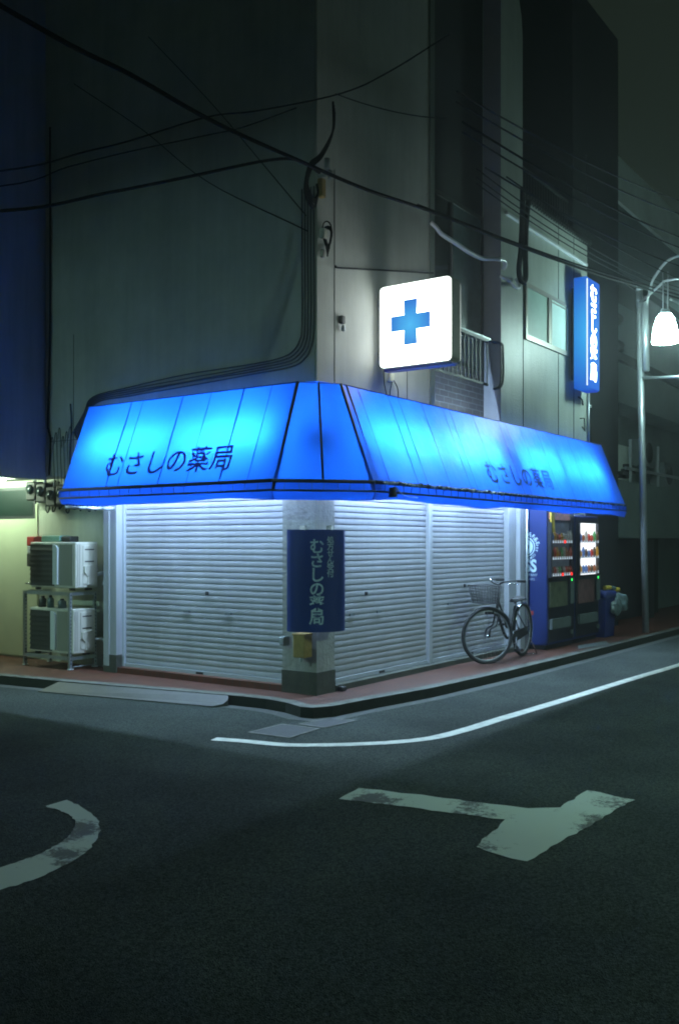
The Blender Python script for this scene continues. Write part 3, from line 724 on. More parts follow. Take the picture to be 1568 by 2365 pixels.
# vertical lit sign -------------------------------------------------------------
vs_ = thing("vertical_sign", "tall narrow blue lit sign with white shop name at the far end of the front", "sign", (6.72, 0, 3.8)); off = root_loc(vs_)
m_side = lit_face("vsign_side", (.0, .05, .70), (.05, .50, 1.0), (2.2, 2.2, .9), (6.5 - off.x, -.28 - off.y, 4.65 - off.z), .8, .95)
m_front = lit_face("vsign_front", (.01, .09, .75), (.06, .35, 1.0), (1.2, 1.2, .8), (6.72 - off.x, -.3 - off.y, 4.6 - off.z), .85, .95)
MB().rbox(6.45, 6.985, -.285, -.08, 3.81, 5.50, .02).build("casing", m_side, vs_)
MB().box(6.46, 6.975, -.296, -.286, 3.83, 5.48).build("face", m_front, vs_)
MB().box(6.447, 6.462, -.302, -.287, 3.85, 5.46).build("edge_strip", emission("edge_glow", (.8, .95, 1), 1.3), vs_)
m = MB(); text(m, "\n".join(SHOP), .285, plane_fn((6.72, -.299, 4.66), (1, 0, 0), (0, 0, 1)), line=.84, offset=.009)
m.build("lettering", emission("letter_glow", (.85, 1, 1), 9.0), vs_)
MB().box(6.47, 6.95, -.08, -.04, 3.95, 5.35).box(6.6, 6.8, -.04, -.001, 4.0, 4.1).box(6.6, 6.8, -.04, -.001, 5.2, 5.3).build("bracket", 'dark_metal', vs_)
cable("down_pipe", [(7.22, -.03, 2.95), (7.22, -.03, 3.9)], .02, 'galv', "thin vertical pipe on the annex corner below the tall blue sign", cat="pipe", sm=False)
k = thing("wall_hook", "dark bent hook on the annex wall below the tall blue sign", "hook", (6.9, -.03, 3.2))
MB().tube(smooth_path([(6.85, -.002, 3.75), (6.86, -.06, 3.70), (6.9, -.06, 3.62)], 4), .012, 6).build("lead", 'grey_cable', k)
MB().tube([(6.93, -.002, 3.42), (6.93, -.07, 3.42), (6.96, -.07, 3.22), (7.02, -.002, 3.3)], .010, 6).build("hook", 'dark_metal', k)

# curved sign on the corner column ------------------------------------------------
ps = thing("column_sign", "dark blue curved sign with pale vertical lettering wrapped round the corner column", "sign", (-.05, -.05, .6))
T_ = Vector((.7071, -.7071, 0)); N_ = Vector((-.7071, -.7071, 0))
def arc(u, lift=0):
    x = max(-1, min(1, u / .285)); return T_ * u + N_ * (-.055 + .19 * math.sqrt(max(0, 1 - (x * .98) ** 2)) + lift) + Vector((.02, .02, 0))
m = MB(); us = [-.285 + .57 * i / 40 for i in range(41)]
m.add([arc(u) + Vector((0, 0, z)) for u in us for z in (.625, 1.612)], [(2 * i, 2 * i + 2, 2 * i + 3, 2 * i + 1) for i in range(40)], True)
m.add([arc(u, -.012) + Vector((0, 0, z)) for u in us for z in (.625, 1.612)], [(2 * i + 1, 2 * i + 3, 2 * i + 2, 2 * i) for i in range(40)], True)
m.add([arc(u, l_) + Vector((0, 0, z)) for u in us for z, l_ in ((.625, 0), (.625, -.012))], [(2 * i + 1, 2 * i + 3, 2 * i + 2, 2 * i) for i in range(40)])
m.add([arc(u, l_) + Vector((0, 0, z)) for u in us for z, l_ in ((1.612, 0), (1.612, -.012))], [(2 * i, 2 * i + 2, 2 * i + 3, 2 * i + 1) for i in range(40)])
m.build("panel", 'blue_panel', ps)
def edge_strip(u0, u1):
    m = MB(); uu = [u0 + (u1 - u0) * i / 8 for i in range(9)]
    m.add([arc(u, .002) + Vector((0, 0, z)) for u in uu for z in (.627, 1.61)], [(2 * i, 2 * i + 2, 2 * i + 3, 2 * i + 1) for i in range(8)], True); return m
m = MB(); text(m, "\n".join(SHOP), .152, lambda u, v: arc(u - .016, .003) + Vector((0, 0, 1.10 + v)), line=.90, offset=.003); m.build("lettering", 'letter_grey', ps)
m = MB(); text(m, "\n".join("処方せん受付"), .074, lambda u, v: arc(u + .118, .003) + Vector((0, 0, 1.345 + v)), line=.88, offset=.001); m.build("lettering", 'letter_grey', ps)
m = MB()
for u in (-.13, .13): m.prism([((T_ * (u + a) + N_ * b).x + .02, (T_ * (u + a) + N_ * b).y + .02) for a, b in ((-.035, .02), (.0, .12), (.035, .02))][::-1], 1.60, 1.65)
m.build("bracket", 'ac_panel', ps)
# little boxes on the column
k = thing("mail_box", "ochre metal box with a hanging padlock under the curved column sign", "box", (-.06, .12, .36))
MB().rbox(-.125, .008, .06, .20, .37, .60, .012).build("body", 'yellow_box', k)
MB().rbox(-.13, .008, .055, .205, .585, .605, .004).build("lid", 'yellow_box', k)
MB().rbox(-.11, -.08, .11, .135, .325, .369, .006).build("padlock", 'silver', k)
k = thing("meter_switch", "small grey plastic switch box on the left edge of the column", "switch box", (-.04, .36, .47))
MB().rbox(-.075, .008, .34, .41, .47, .56, .012).build("body", 'vm_grey', k)
MB().rbox(-.088, -.0755, .35, .40, .48, .55, .004).build("cover", 'silver', k)
k = thing("rubber_wedge", "dark block lying at the right foot of the column", "block", (.40, -.02, 0))
MB().rbox(.345, .43, -.06, .005, 0, .045, .01).build("block", 'black', k)

# ------------------------------------------------------------------ neighbour overhang building
NB = thing("neighbour_building", "tall neighbour building jutting over the lit doorway at the left edge", "building", (-2, 6, 0))
MB().box(-3.2, -.001, 4.085, 9.5, 2.33, H).build("upper_wall", 'neighbour', NB)
MB().box(-3.2, -.001, 4.075, 4.25, 2.25, 2.3295).build("fascia", 'neighbour', NB)
MB().box(-3.2, -.01, 8.6, 9.5, -.1, 2.329).build("far_wall", 'green_wall', NB)
MB().box(-3.2, -2.9, 4.3, 8.6, -.1, 2.329).build("side_pier", 'green_wall', NB)
ft = thing("fluorescent_lamp", "bright white fluorescent tube under the neighbour's overhang", "lamp", (-.17, 5.3, 2.3))
MB().tube([(-.17, 4.66, 2.265), (-.17, 5.86, 2.265)], .016, 10).build("tube", 'green_tube', ft)
MB().box(-.20, -.14, 4.62, 5.9, 2.285, 2.328).build("fitting", 'white_frame', ft)

# meters under the awning end
gr = "electric meters beside the awning end"
mt = thing("electric_meter", "dark electric meter hung lowest under the left end of the awning", "meter", (.2, 4.35, 1.98), group=gr)
MB().rbox(.13, .298, 4.27, 4.45, 1.98, 2.22, .02).build("case", 'ac_dark', mt)
MB().lathe([(.0, -.03), (.06, -.02), (.065, 0)], (.128, 4.36, 2.12), 16, 'X').build("dial", 'glass_dark', mt)
MB().tube([(.2, 4.36, 2.2), (.2, 4.36, 2.3)], .02, 8).build("conduit", 'galv', mt)
for (dy, dz, lb) in ((.20, .03, "dark electric meter at the left end of the row by the transom window"), (-.19, -.05, "dark electric meter second from the awning's left end"), (-.38, -.03, "dark electric meter just behind the awning's left end")):
    c = copy_tree(mt); c.location = mt.location + Vector((0, dy, dz)); c["label"] = lb
for i in range(9):
    y = 3.25 + i * .13
    cable("meter_wire", [(.26, y, 2.24), (.22, y + .02, 1.96 - .04 * (i % 3)), (.2, y + .055, 1.90 - .03 * (i % 2)), (.24, y + .09, 1.97), (.27, y + .1, 2.2)], .008, 'grey_cable', ["first", "second", "third", "fourth", "fifth", "sixth", "seventh", "eighth", "ninth"][i] + " drooping wire loop under the meters counted from the shutter side", "drooping wires under the meters")

# ------------------------------------------------------------------ air conditioners and rack
rk = thing("steel_rack", "slotted grey steel rack carrying the upper air conditioner", "rack", (.0, 3.85, 0))
y0, y1, x0, x1 = 3.44, 4.27, -.165, .2
for (x, y) in ((x0, y0), (x1, y0), (x0, y1), (x1, y1)):
    m = MB().box(x, x + .035, y, y + .006, 0.01, .90).box(x, x + .005, y + .006, y + .035, .01, .90); lg = m.build("leg", 'galv', rk)
    m = MB()
    for i in range(20): m.box(x + .012, x + .022, y - .0025, y - .0005, .06 + i * .042, .078 + i * .042)
    m.build("slots", 'black', lg)
    MB().rbox(x - .01, x + .045, y - .015, y + .04, 0, .012, .003).build("foot", 'white_pipe', lg)
for z in (.13, .885):
    MB().box(x0, x0 + .006, y0 + .04, y1, z - .02, z + .02).build("rail", 'galv', rk); MB().box(x0 + .036, x1, y0 + .001, y0 + .006, z - .02, z + .02).build("rail", 'galv', rk)
    MB().box(x0 + .036, x1, y1 + .01, y1 + .016, z - .02, z + .02).build("rail", 'galv', rk)
MB().tube([(x0 + .05, y0 + .003, .03), (x1, y0 + .003, .03)], .008, 6).build("brace", 'galv', rk)
def ac(label, z0, hgt, yy0, yy1):
    a = thing("air_conditioner", label, "air conditioner", ((-.145 + .2) / 2, (yy0 + yy1) / 2, z0), group="air conditioners stacked by the left pillar")
    xf, xb = -.145, .185; z1 = z0 + hgt
    MB().rbox(xf, xb, yy0, yy1, z0 + .03, z1, .018, 3).build("casing", 'ac_body', a)
    fx = xf - .004
    MB().box(fx - .002, fx + .002, yy0 + .38, yy1 - .02, z0 + .05, z1 - .03).build("fan_opening", 'ac_dark', a)
    m = MB()
    for i in range(8):
        z = z0 + .06 + i * (hgt - .1) / 8; m.add([(fx - .012, yy0 + .38, z), (fx - .012, yy1 - .02, z), (fx - .004, yy1 - .02, z + .03), (fx - .004, yy0 + .38, z + .03)], [(0, 1, 2, 3)])
        m.box(fx - .016, fx - .010, yy0 + .38, yy1 - .02, z - .004, z + .004)
    m.build("grille", 'ac_dark', a)
    pl = [(yy0 + .30, z0 + .07), (yy0 + .385, z0 + .07), (yy0 + .385, z1 - .03), (yy0 + .33, z1 - .04), (yy0 + .30, z1 - .07)]
    extr_x(pl, fx - .022, fx).build("deflector", 'white_pipe', a)
    MB().box(fx - .001, fx + .003, yy0 + .05, yy0 + .285, z0 + .06, z1 - .03).build("front_panel", 'ac_panel', a)
    # right side: service cover with grips
    ys = yy0
    m = MB().rbox(xf + .10, xb - .03, ys - .010, ys + .004, z0 + .08, z1 - .04, .006); sp = m.build("side_cover", 'ac_body', a)
    MB().box(xf + .125, xb - .07, ys - .0125, ys - .0105, z1 - .095, z1 - .08).box(xf + .125, xb - .07, ys - .0125, ys - .0105, z1 - .235, z1 - .22).build("grip_slot", 'ac_dark', sp)
    m = MB(); zc = z0 + hgt * .38
    pts = [(xf + .105, zc + .07), (xb - .055, zc + .09), (xb - .028, zc + .02), (xb - .075, zc - .04), (xb - .075, z0 + .07), (xf + .16, z0 + .07), (xf + .16, zc - .05), (xf + .105, zc)]
    k_ = len(pts); m.add([(x, ys - .011, z) for x, z in pts] + [(x, ys - .035 if i < 3 or i > 6 else ys - .02, z) for i, (x, z) in enumerate(pts)],
        [list(range(k_, 2 * k_))[::-1]] + [(i, (i + 1) % k_, k_ + (i + 1) % k_, k_ + i)[::-1] for i in range(k_)])
    m.build("valve_cover", 'ac_body', a)
    MB().box(xf + .02, xf + .03, ys - .002, ys + .001, z0 + .06, z1 - .03).box(xf + .05, xf + .056, ys - .002, ys + .001, z0 + .06, z1 - .03).build("side_groove", 'ac_panel', a)
    MB().box(xf + .02, xf + .06, yy0 + .08, yy0 + .14, z0, z0 + .03).box(xf + .02, xf + .06, yy1 - .14, yy1 - .08, z0, z0 + .03).box(xb - .08, xb - .02, yy0 + .08, yy0 + .14, z0, z0 + .03).build("foot", 'black', a)
    return a
ac("cream air conditioner standing on top of the slotted steel rack", .92, .57, 3.36, 4.20)
ac("cream air conditioner inside the steel rack at ground level", .15, .555, 3.40, 4.20)
cable("drain_hose", [(.19, 3.40, 1.10), (.24, 3.34, 1.12), (.25, 3.30, 1.07), (.20, 3.28, .98)], .022, 'white_pipe', "short white insulated hose bending out of the upper air conditioner", cat="hose")
cable("drain_hose", [(.19, 3.42, .33), (.25, 3.36, .33), (.26, 3.30, .28), (.22, 3.26, .34)], .018, 'white_pipe', "short white hose bending out of the lower air conditioner", cat="hose")
k = thing("downpipe", "white square downpipe between the air conditioners and the shutter", "pipe", (.24, 3.17, 0))
MB().rbox(.235, .295, 3.135, 3.205, .25, 2.27, .01).build("pipe", 'white_frame', k)
MB().tube(smooth_path([(.265, 3.17, .26), (.265, 3.17, .12), (.2, 3.15, .04), (.12, 3.14, .03)], 4), .025, 8).build("elbow", 'white_pipe', k)
k = thing("hanging_box", "red, white and black box fixed to the wall left of the upper air conditioner", "box", (.2, 4.5, 1.15))
MB().rbox(.16, .298, 4.52, 4.67, 1.44, 1.56, .012).build("lid", 'red', k)
MB().rbox(.165, .298, 4.525, 4.665, 1.35, 1.438, .008).build("band", 'white_frame', k)
MB().rbox(.16, .298, 4.52, 4.67, 1.18, 1.348, .012).build("body", 'ac_dark', k)
k = thing("plastic_tray", "pale green plastic tray lying on top of the upper air conditioner", "tray", (.05, 3.95, 1.49))
MB().rbox(-.02, .15, 3.80, 4.15, 1.491, 1.57, .015).build("tray", principled("tray", (.2, .38, .3), .3), k)
k = thing("dark_packet", "small dark packet beside the tray on the upper air conditioner", "packet", (.05, 3.7, 1.49))
MB().rbox(-.01, .12, 3.62, 3.78, 1.491, 1.56, .012).build("packet", 'black', k)
for j, (y, r_, h_, mt_, lb) in enumerate(((4.08, .045, .12, 'dark_metal', "dark tin standing on the lower air conditioner"), (3.93, .04, .13, 'clear_bag', "pale plastic bottle standing on the lower air conditioner"), (3.72, .05, .10, 'vm_grey', "grey can standing on the lower air conditioner"))):
    k = thing("container", lb, "container", (-.05, y, .705)); b_ = MB().lathe([(0, 0), (r_, 0), (r_, h_ * .8), (r_ * .5, h_ * .92)], (-.05, y, .706), 16).build("body", mt_, k)
    MB().lathe([(r_ * .5, h_ * .92), (r_ * .5, h_ * 1.1), (0, h_ * 1.1)], (-.05, y, .706), 12).build("cap", 'black', k)

# ------------------------------------------------------------------ bicycle (local frame: +x = forward)
BK = thing("bicycle", "black city bicycle with wire front basket parked in front of the right shutter", "bicycle", (4.22, -.25, 0), math.atan2(-.10, -1.12))
WB = 1.12; R_ = .335
def wheel(cx, steer, name):
    ax = Vector((math.cos(steer), math.sin(steer), 0)); nn = Vector((-ax.y, ax.x, 0)); c = Vector((cx, 0, R_ + .005))
    def ring(r, k=48): return [c + ax * r * math.cos(2 * PI * i / k) + Vector((0, 0, r * math.sin(2 * PI * i / k))) for i in range(k)]
    wl = MB().tube(ring(R_ - .005), .022, 8, closed=True).build(name, 'rubber', BK, True)
    MB().tube(ring(R_ - .03), .009, 6, closed=True).build("rim", 'steel', wl, True)
    m = MB()
    for i in range(28):
        a = 2 * PI * i / 28; s_ = (1 if i % 2 else -1)
        m.tube([c + nn * .025 * s_ + ax * .02 * math.cos(a + s_ * .8) + Vector((0, 0, .02 * math.sin(a + s_ * .8))), c + ax * (R_ - .03) * math.cos(a) + Vector((0, 0, (R_ - .03) * math.sin(a)))], .0014, 4)
    m.build("spokes", 'steel', wl, True)
    MB().tube([c - nn * .05, c + nn * .05], .018, 10).build("hub", 'chrome', wl, True)
    return c, ax, nn
# steering axis near x=WB-.08; front hub ahead of it
ST = -math.radians(41)      # turned to the wall side
wl_c, ax, nn = wheel(0, 0, "wheel")
head_b = Vector((WB - .17, 0, .62)); head_t = Vector((WB - .22, 0, .80))
fa = Vector((math.cos(ST), math.sin(ST), 0)); fn = Vector((-fa.y, fa.x, 0))
fc_ = head_b.copy(); fc_.z = 0; hubF = Vector((WB - .17, 0, 0)) + fa * .13; hubF.z = R_ + .005
def wheel_at(c, ax, nn, name):
    def ring(r, k=48): return [c + ax * r * math.cos(2 * PI * i / k) + Vector((0, 0, r * math.sin(2 * PI * i / k))) for i in range(k)]
    wl = MB().tube(ring(R_ - .005), .022, 8, closed=True).build(name, 'rubber', BK, True)
    MB().tube(ring(R_ - .03), .009, 6, closed=True).build("rim", 'steel', wl, True)
    m = MB()
    for i in range(28):
        a = 2 * PI * i / 28; s_ = (1 if i % 2 else -1)
        m.tube([c + nn * .025 * s_ + ax * .02 * math.cos(a + s_ * .8) + Vector((0, 0, .02 * math.sin(a + s_ * .8))), c + ax * (R_ - .03) * math.cos(a) + Vector((0, 0, (R_ - .03) * math.sin(a)))], .0014, 4)
    m.build("spokes", 'steel', wl, True)
    MB().tube([c - nn * .05, c + nn * .05], .018, 10).build("hub", 'chrome', wl, True)
wheel_at(hubF, fa, fn, "wheel")
BBk = Vector((.46, 0, .28)); seat_t = Vector((.27, 0, .74)); hubR = Vector((0, 0, R_ + .005))
m = MB(); m.tube([head_b, head_t], .019, 10)
m.tube(smooth_path([head_b + Vector((0, 0, .03)), (WB - .36, 0, .42), (.62, 0, .29), BBk], 6), .018, 10)
m.tube(smooth_path([head_t - Vector((0, 0, .04)), (WB - .42, 0, .56), (.60, 0, .42), (.42, 0, .40)], 6), .013, 8)
m.tube([BBk, seat_t - Vector((-.02, 0, .08))], .016, 10)
for s_ in (-.055, .055): m.tube([BBk + Vector((0, s_ * .5, 0)), hubR + Vector((0, s_, 0))], .009, 8); m.tube([Vector((.31, s_ * .3, .62)), hubR + Vector((0, s_, 0))], .008, 8)
m.build("frame", 'black', BK, True)
m = MB()
crown = head_b - Vector((0, 0, .03))
for s_ in (-1, 1): m.tube(smooth_path([crown + fn * .045 * s_, crown + fn * .05 * s_ + fa * .03 - Vector((0, 0, .12)), hubF + fn * .05 * s_ + Vector((0, 0, .08)) - fa * .02, hubF + fn * .05 * s_], 5), .010, 8)
m.tube([crown - fn * .05, crown + fn * .05], .014, 8); m.build("fork", 'black', BK, True)
def fender(c, ax, nn, a0, a1, mat):
    m = MB(); k = 24; r = R_ + .025; vs = []
    for i in range(k + 1):
        a = math.radians(a0 + (a1 - a0) * i / k)
        for s_, rr_ in ((-.024, -.012), (-.014, 0), (.014, 0), (.024, -.012)): vs.append(c + ax * (r + rr_) * math.cos(a) + Vector((0, 0, (r + rr_) * math.sin(a))) + nn * s_)
    m.add(vs, [(4 * i + j, 4 * i + j + 1, 4 * i + 5 + j, 4 * i + 4 + j) for i in range(k) for j in range(3)], True); return m.build("mudguard", mat, BK, True)
fender(hubF, fa, fn, 60, 150, 'black'); fender(hubR, Vector((1, 0, 0)), Vector((0, 1, 0)), 25, 215, 'chrome')
bt = head_t + Vector((-.03, 0, .16))
m = MB(); m.tube([head_t, bt], .011, 8); hb = MB()
hb.tube(smooth_path([bt + fn * .27 - fa * .20 + Vector((0, 0, .05)), bt + fn * .24 - fa * .06 + Vector((0, 0, .06)), bt + fn * .12 + fa * .03 + Vector((0, 0, .03)), bt, bt - fn * .12 + fa * .03 + Vector((0, 0, .03)), bt - fn * .24 - fa * .06 + Vector((0, 0, .06)), bt - fn * .27 - fa * .20 + Vector((0, 0, .05))], 6), .011, 8)
m.build("stem", 'chrome', BK, True); h_ = hb.build("handlebar", 'dark_metal', BK, True)
for s_ in (-1, 1):
    MB().tube([bt + fn * .262 * s_ - fa * .10 + Vector((0, 0, .055)), bt + fn * .272 * s_ - fa * .215 + Vector((0, 0, .05))], .017, 8).build("grip", 'rubber', h_, True)
    MB().tube([bt + fn * .22 * s_ + fa * .01 + Vector((0, 0, .03)), bt + fn * .262 * s_ - fa * .13 + Vector((0, 0, .015))], .005, 6).build("brake_lever", 'chrome', h_, True)
MB().lathe([(0, .03), (.02, .025), (.028, 0), (0, 0)], tuple(bt - fn * .12 + fa * .05 + Vector((0, 0, .05))), 12).build("bell", 'chrome', h_, True)
# basket
bo = head_t + fa * .05 + Vector((0, 0, -.06))
def bp_(u, v_, z, taper=1): # u forward 0..1, v -1..1, z 0..1
    wy = .15 + .035 * z; ln0 = -.0 - .01 * z; ln = .21 + .05 * z
    return bo + fa * (ln0 + u * ln + .02) + fn * v_ * wy + Vector((0, 0, z * .215))
m = MB()
for j in range(7):
    z = j / 6
    m.tube([bp_(0, -1, z), bp_(1, -1, z), bp_(1, 1, z), bp_(0, 1, z)], .0035 if j < 6 else .006, 5, closed=True)
for i in range(12):
    t = i / 11
    m.tube([bp_(t, -1, 1), bp_(t, -1, 0), bp_(t, 1, 0), bp_(t, 1, 1)], .0036, 4)
for i in range(14):
    t = -1 + 2 * i / 13
    m.tube([bp_(0, t, 1), bp_(0, t, 0), bp_(1, t, 0), bp_(1, t, 1)], .0036, 4)
m.build("basket", 'black', BK, True)
# saddle
m = MB(); sp_ = []
for i in range(9):
    t = i / 8; x = .14 + .27 * t; wy = .085 * (1 - t) ** .6 + .022; zc = .76 + .012 * math.cos(t * 3)
    for j in range(9):
        a = PI * j / 8; sp_.append((x, wy * math.cos(a), zc - .03 + .045 * math.sin(a)))
m.add(sp_, [(9 * i + j, 9 * i + j + 1, 9 * i + 10 + j, 9 * i + 9 + j) for i in range(8) for j in range(8)] + [tuple(range(9)), tuple(range(80, 71, -1))], True)
m.add([(.14, .1, .73), (.14, -.1, .73), (.41, -.02, .73), (.41, .02, .73)], [(0, 1, 2, 3)]); sd = m.build("saddle", 'rubber', BK, True)
MB().tube([seat_t - Vector((0, 0, .1)), seat_t + Vector((-.01, 0, -.01))], .012, 8).build("seat_post", 'chrome', BK, True)
m = MB()
for s_ in (-.05, .05): m.tube([(.17, s_, .74), (.15, s_, .69), (.19, s_, .685)] + [(.17, s_, .74)], .007, 6)
m.build("springs", 'chrome', sd, True)
MB().lathe([(.07, -.004), (.085, -.004), (.085, .004), (.07, .004), (.07, -.004)], (BBk.x, .05, BBk.z), 24, 'Y').build("chainring", 'steel', BK, True)
m = MB(); m.add([(-.03, .045, .38), (.5, .045, .35), (.56, .045, .28), (.5, .045, .21), (-.03, .045, .28), (-.03, .062, .38), (.5, .062, .35), (.56, .062, .28), (.5, .062, .21), (-.03, .062, .28)], [(0, 1, 2, 3, 4), (9, 8, 7, 6, 5)] + [(i, 5 + i, 5 + (i + 1) % 5, (i + 1) % 5) for i in range(5)])
m.build("chain_guard", 'black', BK, True)
for s_, a in ((1, 5.0), (-1, 5.0 + PI)):
    e = BBk + Vector((.16 * math.cos(a), .08 * s_, .16 * math.sin(a)))
    MB().tube([BBk + Vector((0, .08 * s_, 0)), e], .008, 6).build("crank", 'steel', BK, True)
    MB().rbox(e.x - .045, e.x + .045, e.y + (.0 if s_ > 0 else -.09), e.y + (.09 if s_ > 0 else 0), e.z - .012, e.z + .012, .004).build("pedal", 'rubber', BK, True)
m = MB()
for s_ in (-.09, .09): m.tube([hubR + Vector((0, s_ * .7, 0)), Vector((-.15, s_ * 1.6, .01))], .007, 6)
m.tube([(-.15, -.15, .012), (-.15, .15, .012)], .007, 6); m.build("kickstand", 'chrome', BK, True)
MB().rbox(WB - .20, WB - .12, -.14, -.02, .60, .66, .01).build("lamp", 'black', BK, True)
MB().rbox(-.37, -.355, -.03, .03, .50, .56, .006).build("reflector", 'red', BK, True)

# ------------------------------------------------------------------ vending machines
def vending(x0, x1, lit, label):
    v_ = thing("vending_machine", label, "vending machine", ((x0 + x1) / 2, .1, 0), group="vending machines in the niche")
    yf = -.285; top = 1.88 if lit else 1.95; W_ = x1 - x0
    MB().rbox(x0, x1, yf, .48, .06, top, .012).build("cabinet", 'vm_blue' , v_)
    MB().box(x0 + .03, x1 - .03, yf + .03, .45, 0, .06).build("base", 'black', v_)
    dx0, dx1 = (x0 + .08, x1 - .15) if lit else (x0 + .035, x1 - .22)
    MB().box(x0 + .02, x1 - .02, yf - .012, yf - .001, .10, top - .03).build("door", 'vm_dark', v_)
    z0, z1 = (1.0, 1.77) if lit else (1.0, 1.76)
    if not lit:
        MB().box(dx0, dx1, yf - .03, yf - .013, 1.80, 1.90).build("header", principled("header", (.35, .06, .05), .5, noise=.9, nscale=9, emit=(.8, .85, 1), estr=.10), v_)
        MB().box(dx0, dx0 + .12, yf - .05, yf - .031, 1.62, 1.90).build("price_card", 'yellow', v_)
    bk = MB().box(dx0, dx1, yf - .018, yf - .013, z0, z1).build("display", 'display_white' if lit else principled("disp_dark", (.08, .09, .10), .4, noise=.5, nscale=14, emit=(.5, .7, 1), estr=.035), v_)  # dark display's colour carries a faint glow so its rows show
    rows = (1.53, 1.30, 1.07); cols = 9 if not lit else 7
    pal = [(.5, .05, .03), (.55, .3, .03), (.1, .2, .5), (.45, .45, .42), (.1, .35, .12), (.35, .12, .05), (.12, .08, .05)]
    rr = random.Random(4 if lit else 8)
    for ri, z in enumerate(rows):
        MB().box(dx0, dx1, yf - .06, yf - .018, z - .045, z - .035).build("shelf", 'silver' if lit else 'vm_dark', v_)
        m = MB(); mr_ = MB()
        for c in range(cols):
            x = dx0 + .04 + (dx1 - dx0 - .07) * c / (cols - 1)
            red = (not lit) and ((ri == 0 and c == 5) or (ri == 2 and c in (4, 8)))
            (mr_ if red else m).box(x - .018, x + .018, yf - .07, yf - .0605, z - .055, z - .015)
            hh = rr.choice((.10, .12, .15, .155)) if ri != 2 else .11
            cc = rr.choice(pal); d_ = 1.0 if lit else .6
            bm_ = principled("drink", tuple(q * d_ for q in cc), .3, noise=.5, nscale=30, emit=cc, estr=.35 if lit else .05)  # drinks glow in their own colours, standing for light on them
            b_ = MB().lathe([(0, 0), (.026, 0), (.026, hh * .7), (.012, hh * .88), (.012, hh), (0, hh)], (x, yf - .046, z - .034), 10).build("drink", bm_, v_)
        if m.v: m.build("button_row", 'button', v_)
        if mr_.v: mr_.build("sold_out_light", 'red_led', v_)
    MB().box(dx1 - .012, dx1 + .0, yf - .062, yf - .0185, z0, z1).build("display_frame", 'vm_dark', v_)
    MB().box(dx0 - .03, dx0 + .004, yf - .062, yf - .013, z0, z1).build("display_frame", 'vm_dark', v_)
    MB().box(dx1 + .03, dx1 + .12, yf - .02, yf - .013, 1.28, 1.44).box(dx1 + .03, dx1 + .12, yf - .02, yf - .013, 1.02, 1.10).build("notice", 'vm_grey', v_)
    MB().box(dx1 + .03, dx1 + .16, yf - .03, yf - .013, .60, .98).build("coin_panel", 'vm_grey', v_)
    MB().box(dx1 + .05, dx1 + .075, yf - .036, yf - .031, .93, .96).build("ready_light", 'green_led', v_)
    MB().box(dx0 + .02, dx1 - .08, yf - .022, yf - .013, .58, .93).build("poster", principled("poster", (.20, .10, .10) if lit else (.14, .16, .10), .5, noise=.5, nscale=9), v_)
    MB().box(dx0 + .02, dx1 - .02, yf - .05, yf - .013, .28, .42).build("delivery_flap", 'vm_grey', v_)
    MB().box(dx1 + .06, dx1 + .12, yf - .03, yf - .013, .16, .22).build("change_cup", 'vm_grey', v_)
    return v_
v1 = vending(4.95, 5.94, False, "blue vending machine with dim display and printed side, nearer the bicycle")
v2 = vending(5.96, 6.95, True, "dark vending machine with glowing white display, farther from the bicycle")
fxm = 4.9485
sidef = lambda cy, cz: plane_fn((fxm, cy + .07, cz), (0, -1, 0), (0, 0, 1))
m = MB()
text(m, "RAINBOW MOUNTAIN DAY", .06, sidef(.33, 1.66), offset=.001); m.v = [v for v in m.v]
m2 = MB(); text(m2, "BOSS", .235, lambda u, v: Vector((fxm, .085 - u * .8, 1.15 + v)), offset=.008); m2.build("side_print", 'vm_print', v1)
m3 = MB(); text(m3, "COFFEE COMPANY", .05, sidef(.0, 1.03)); m3.build("side_print", 'vm_print', v1)
m3 = MB(); text(m3, "TASTE THAT LASTS", .04, sidef(.0, .97)); m3.build("side_print", 'vm_print', v1)
m.build("side_print", 'vm_print', v1)
# ring emblem with wording round it
m = MB(); cy_, cz_ = .03, 1.42
def ringm(r0, r1, a0=0, a1=360, k=40):
    vs = []
    for i in range(k + 1):
        a = math.radians(a0 + (a1 - a0) * i / k)
        for r in (r0, r1): vs.append((fxm, cy_ - r * math.cos(a), cz_ + r * math.sin(a)))
    m.add(vs, [(2 * i, 2 * i + 1, 2 * i + 3, 2 * i + 2) for i in range(k)])
ringm(.125, .140); ringm(.05, .11, -80, 75); ringm(.0, .03)
for word, r, a_c, sz in (("COFFEE", .185, 62, .075), ("BOSS COFFEE COMPANY", .17, -5, .045)):
    step = sz * .78 / r
    for i, ch in enumerate(word):
        if ch == ' ': continue
        a = math.radians(a_c) - (i - (len(word) - 1) / 2) * step
        vs, fs = glyphs(ch, sz, offset=.001)
        m.add([(fxm, cy_ - (r * math.cos(a) + u * math.sin(a) + v * math.cos(a)), cz_ + r * math.sin(a) - u * math.cos(a) + v * math.sin(a)) for u, v in vs], fs)
m.build("emblem", 'vm_print', v1)

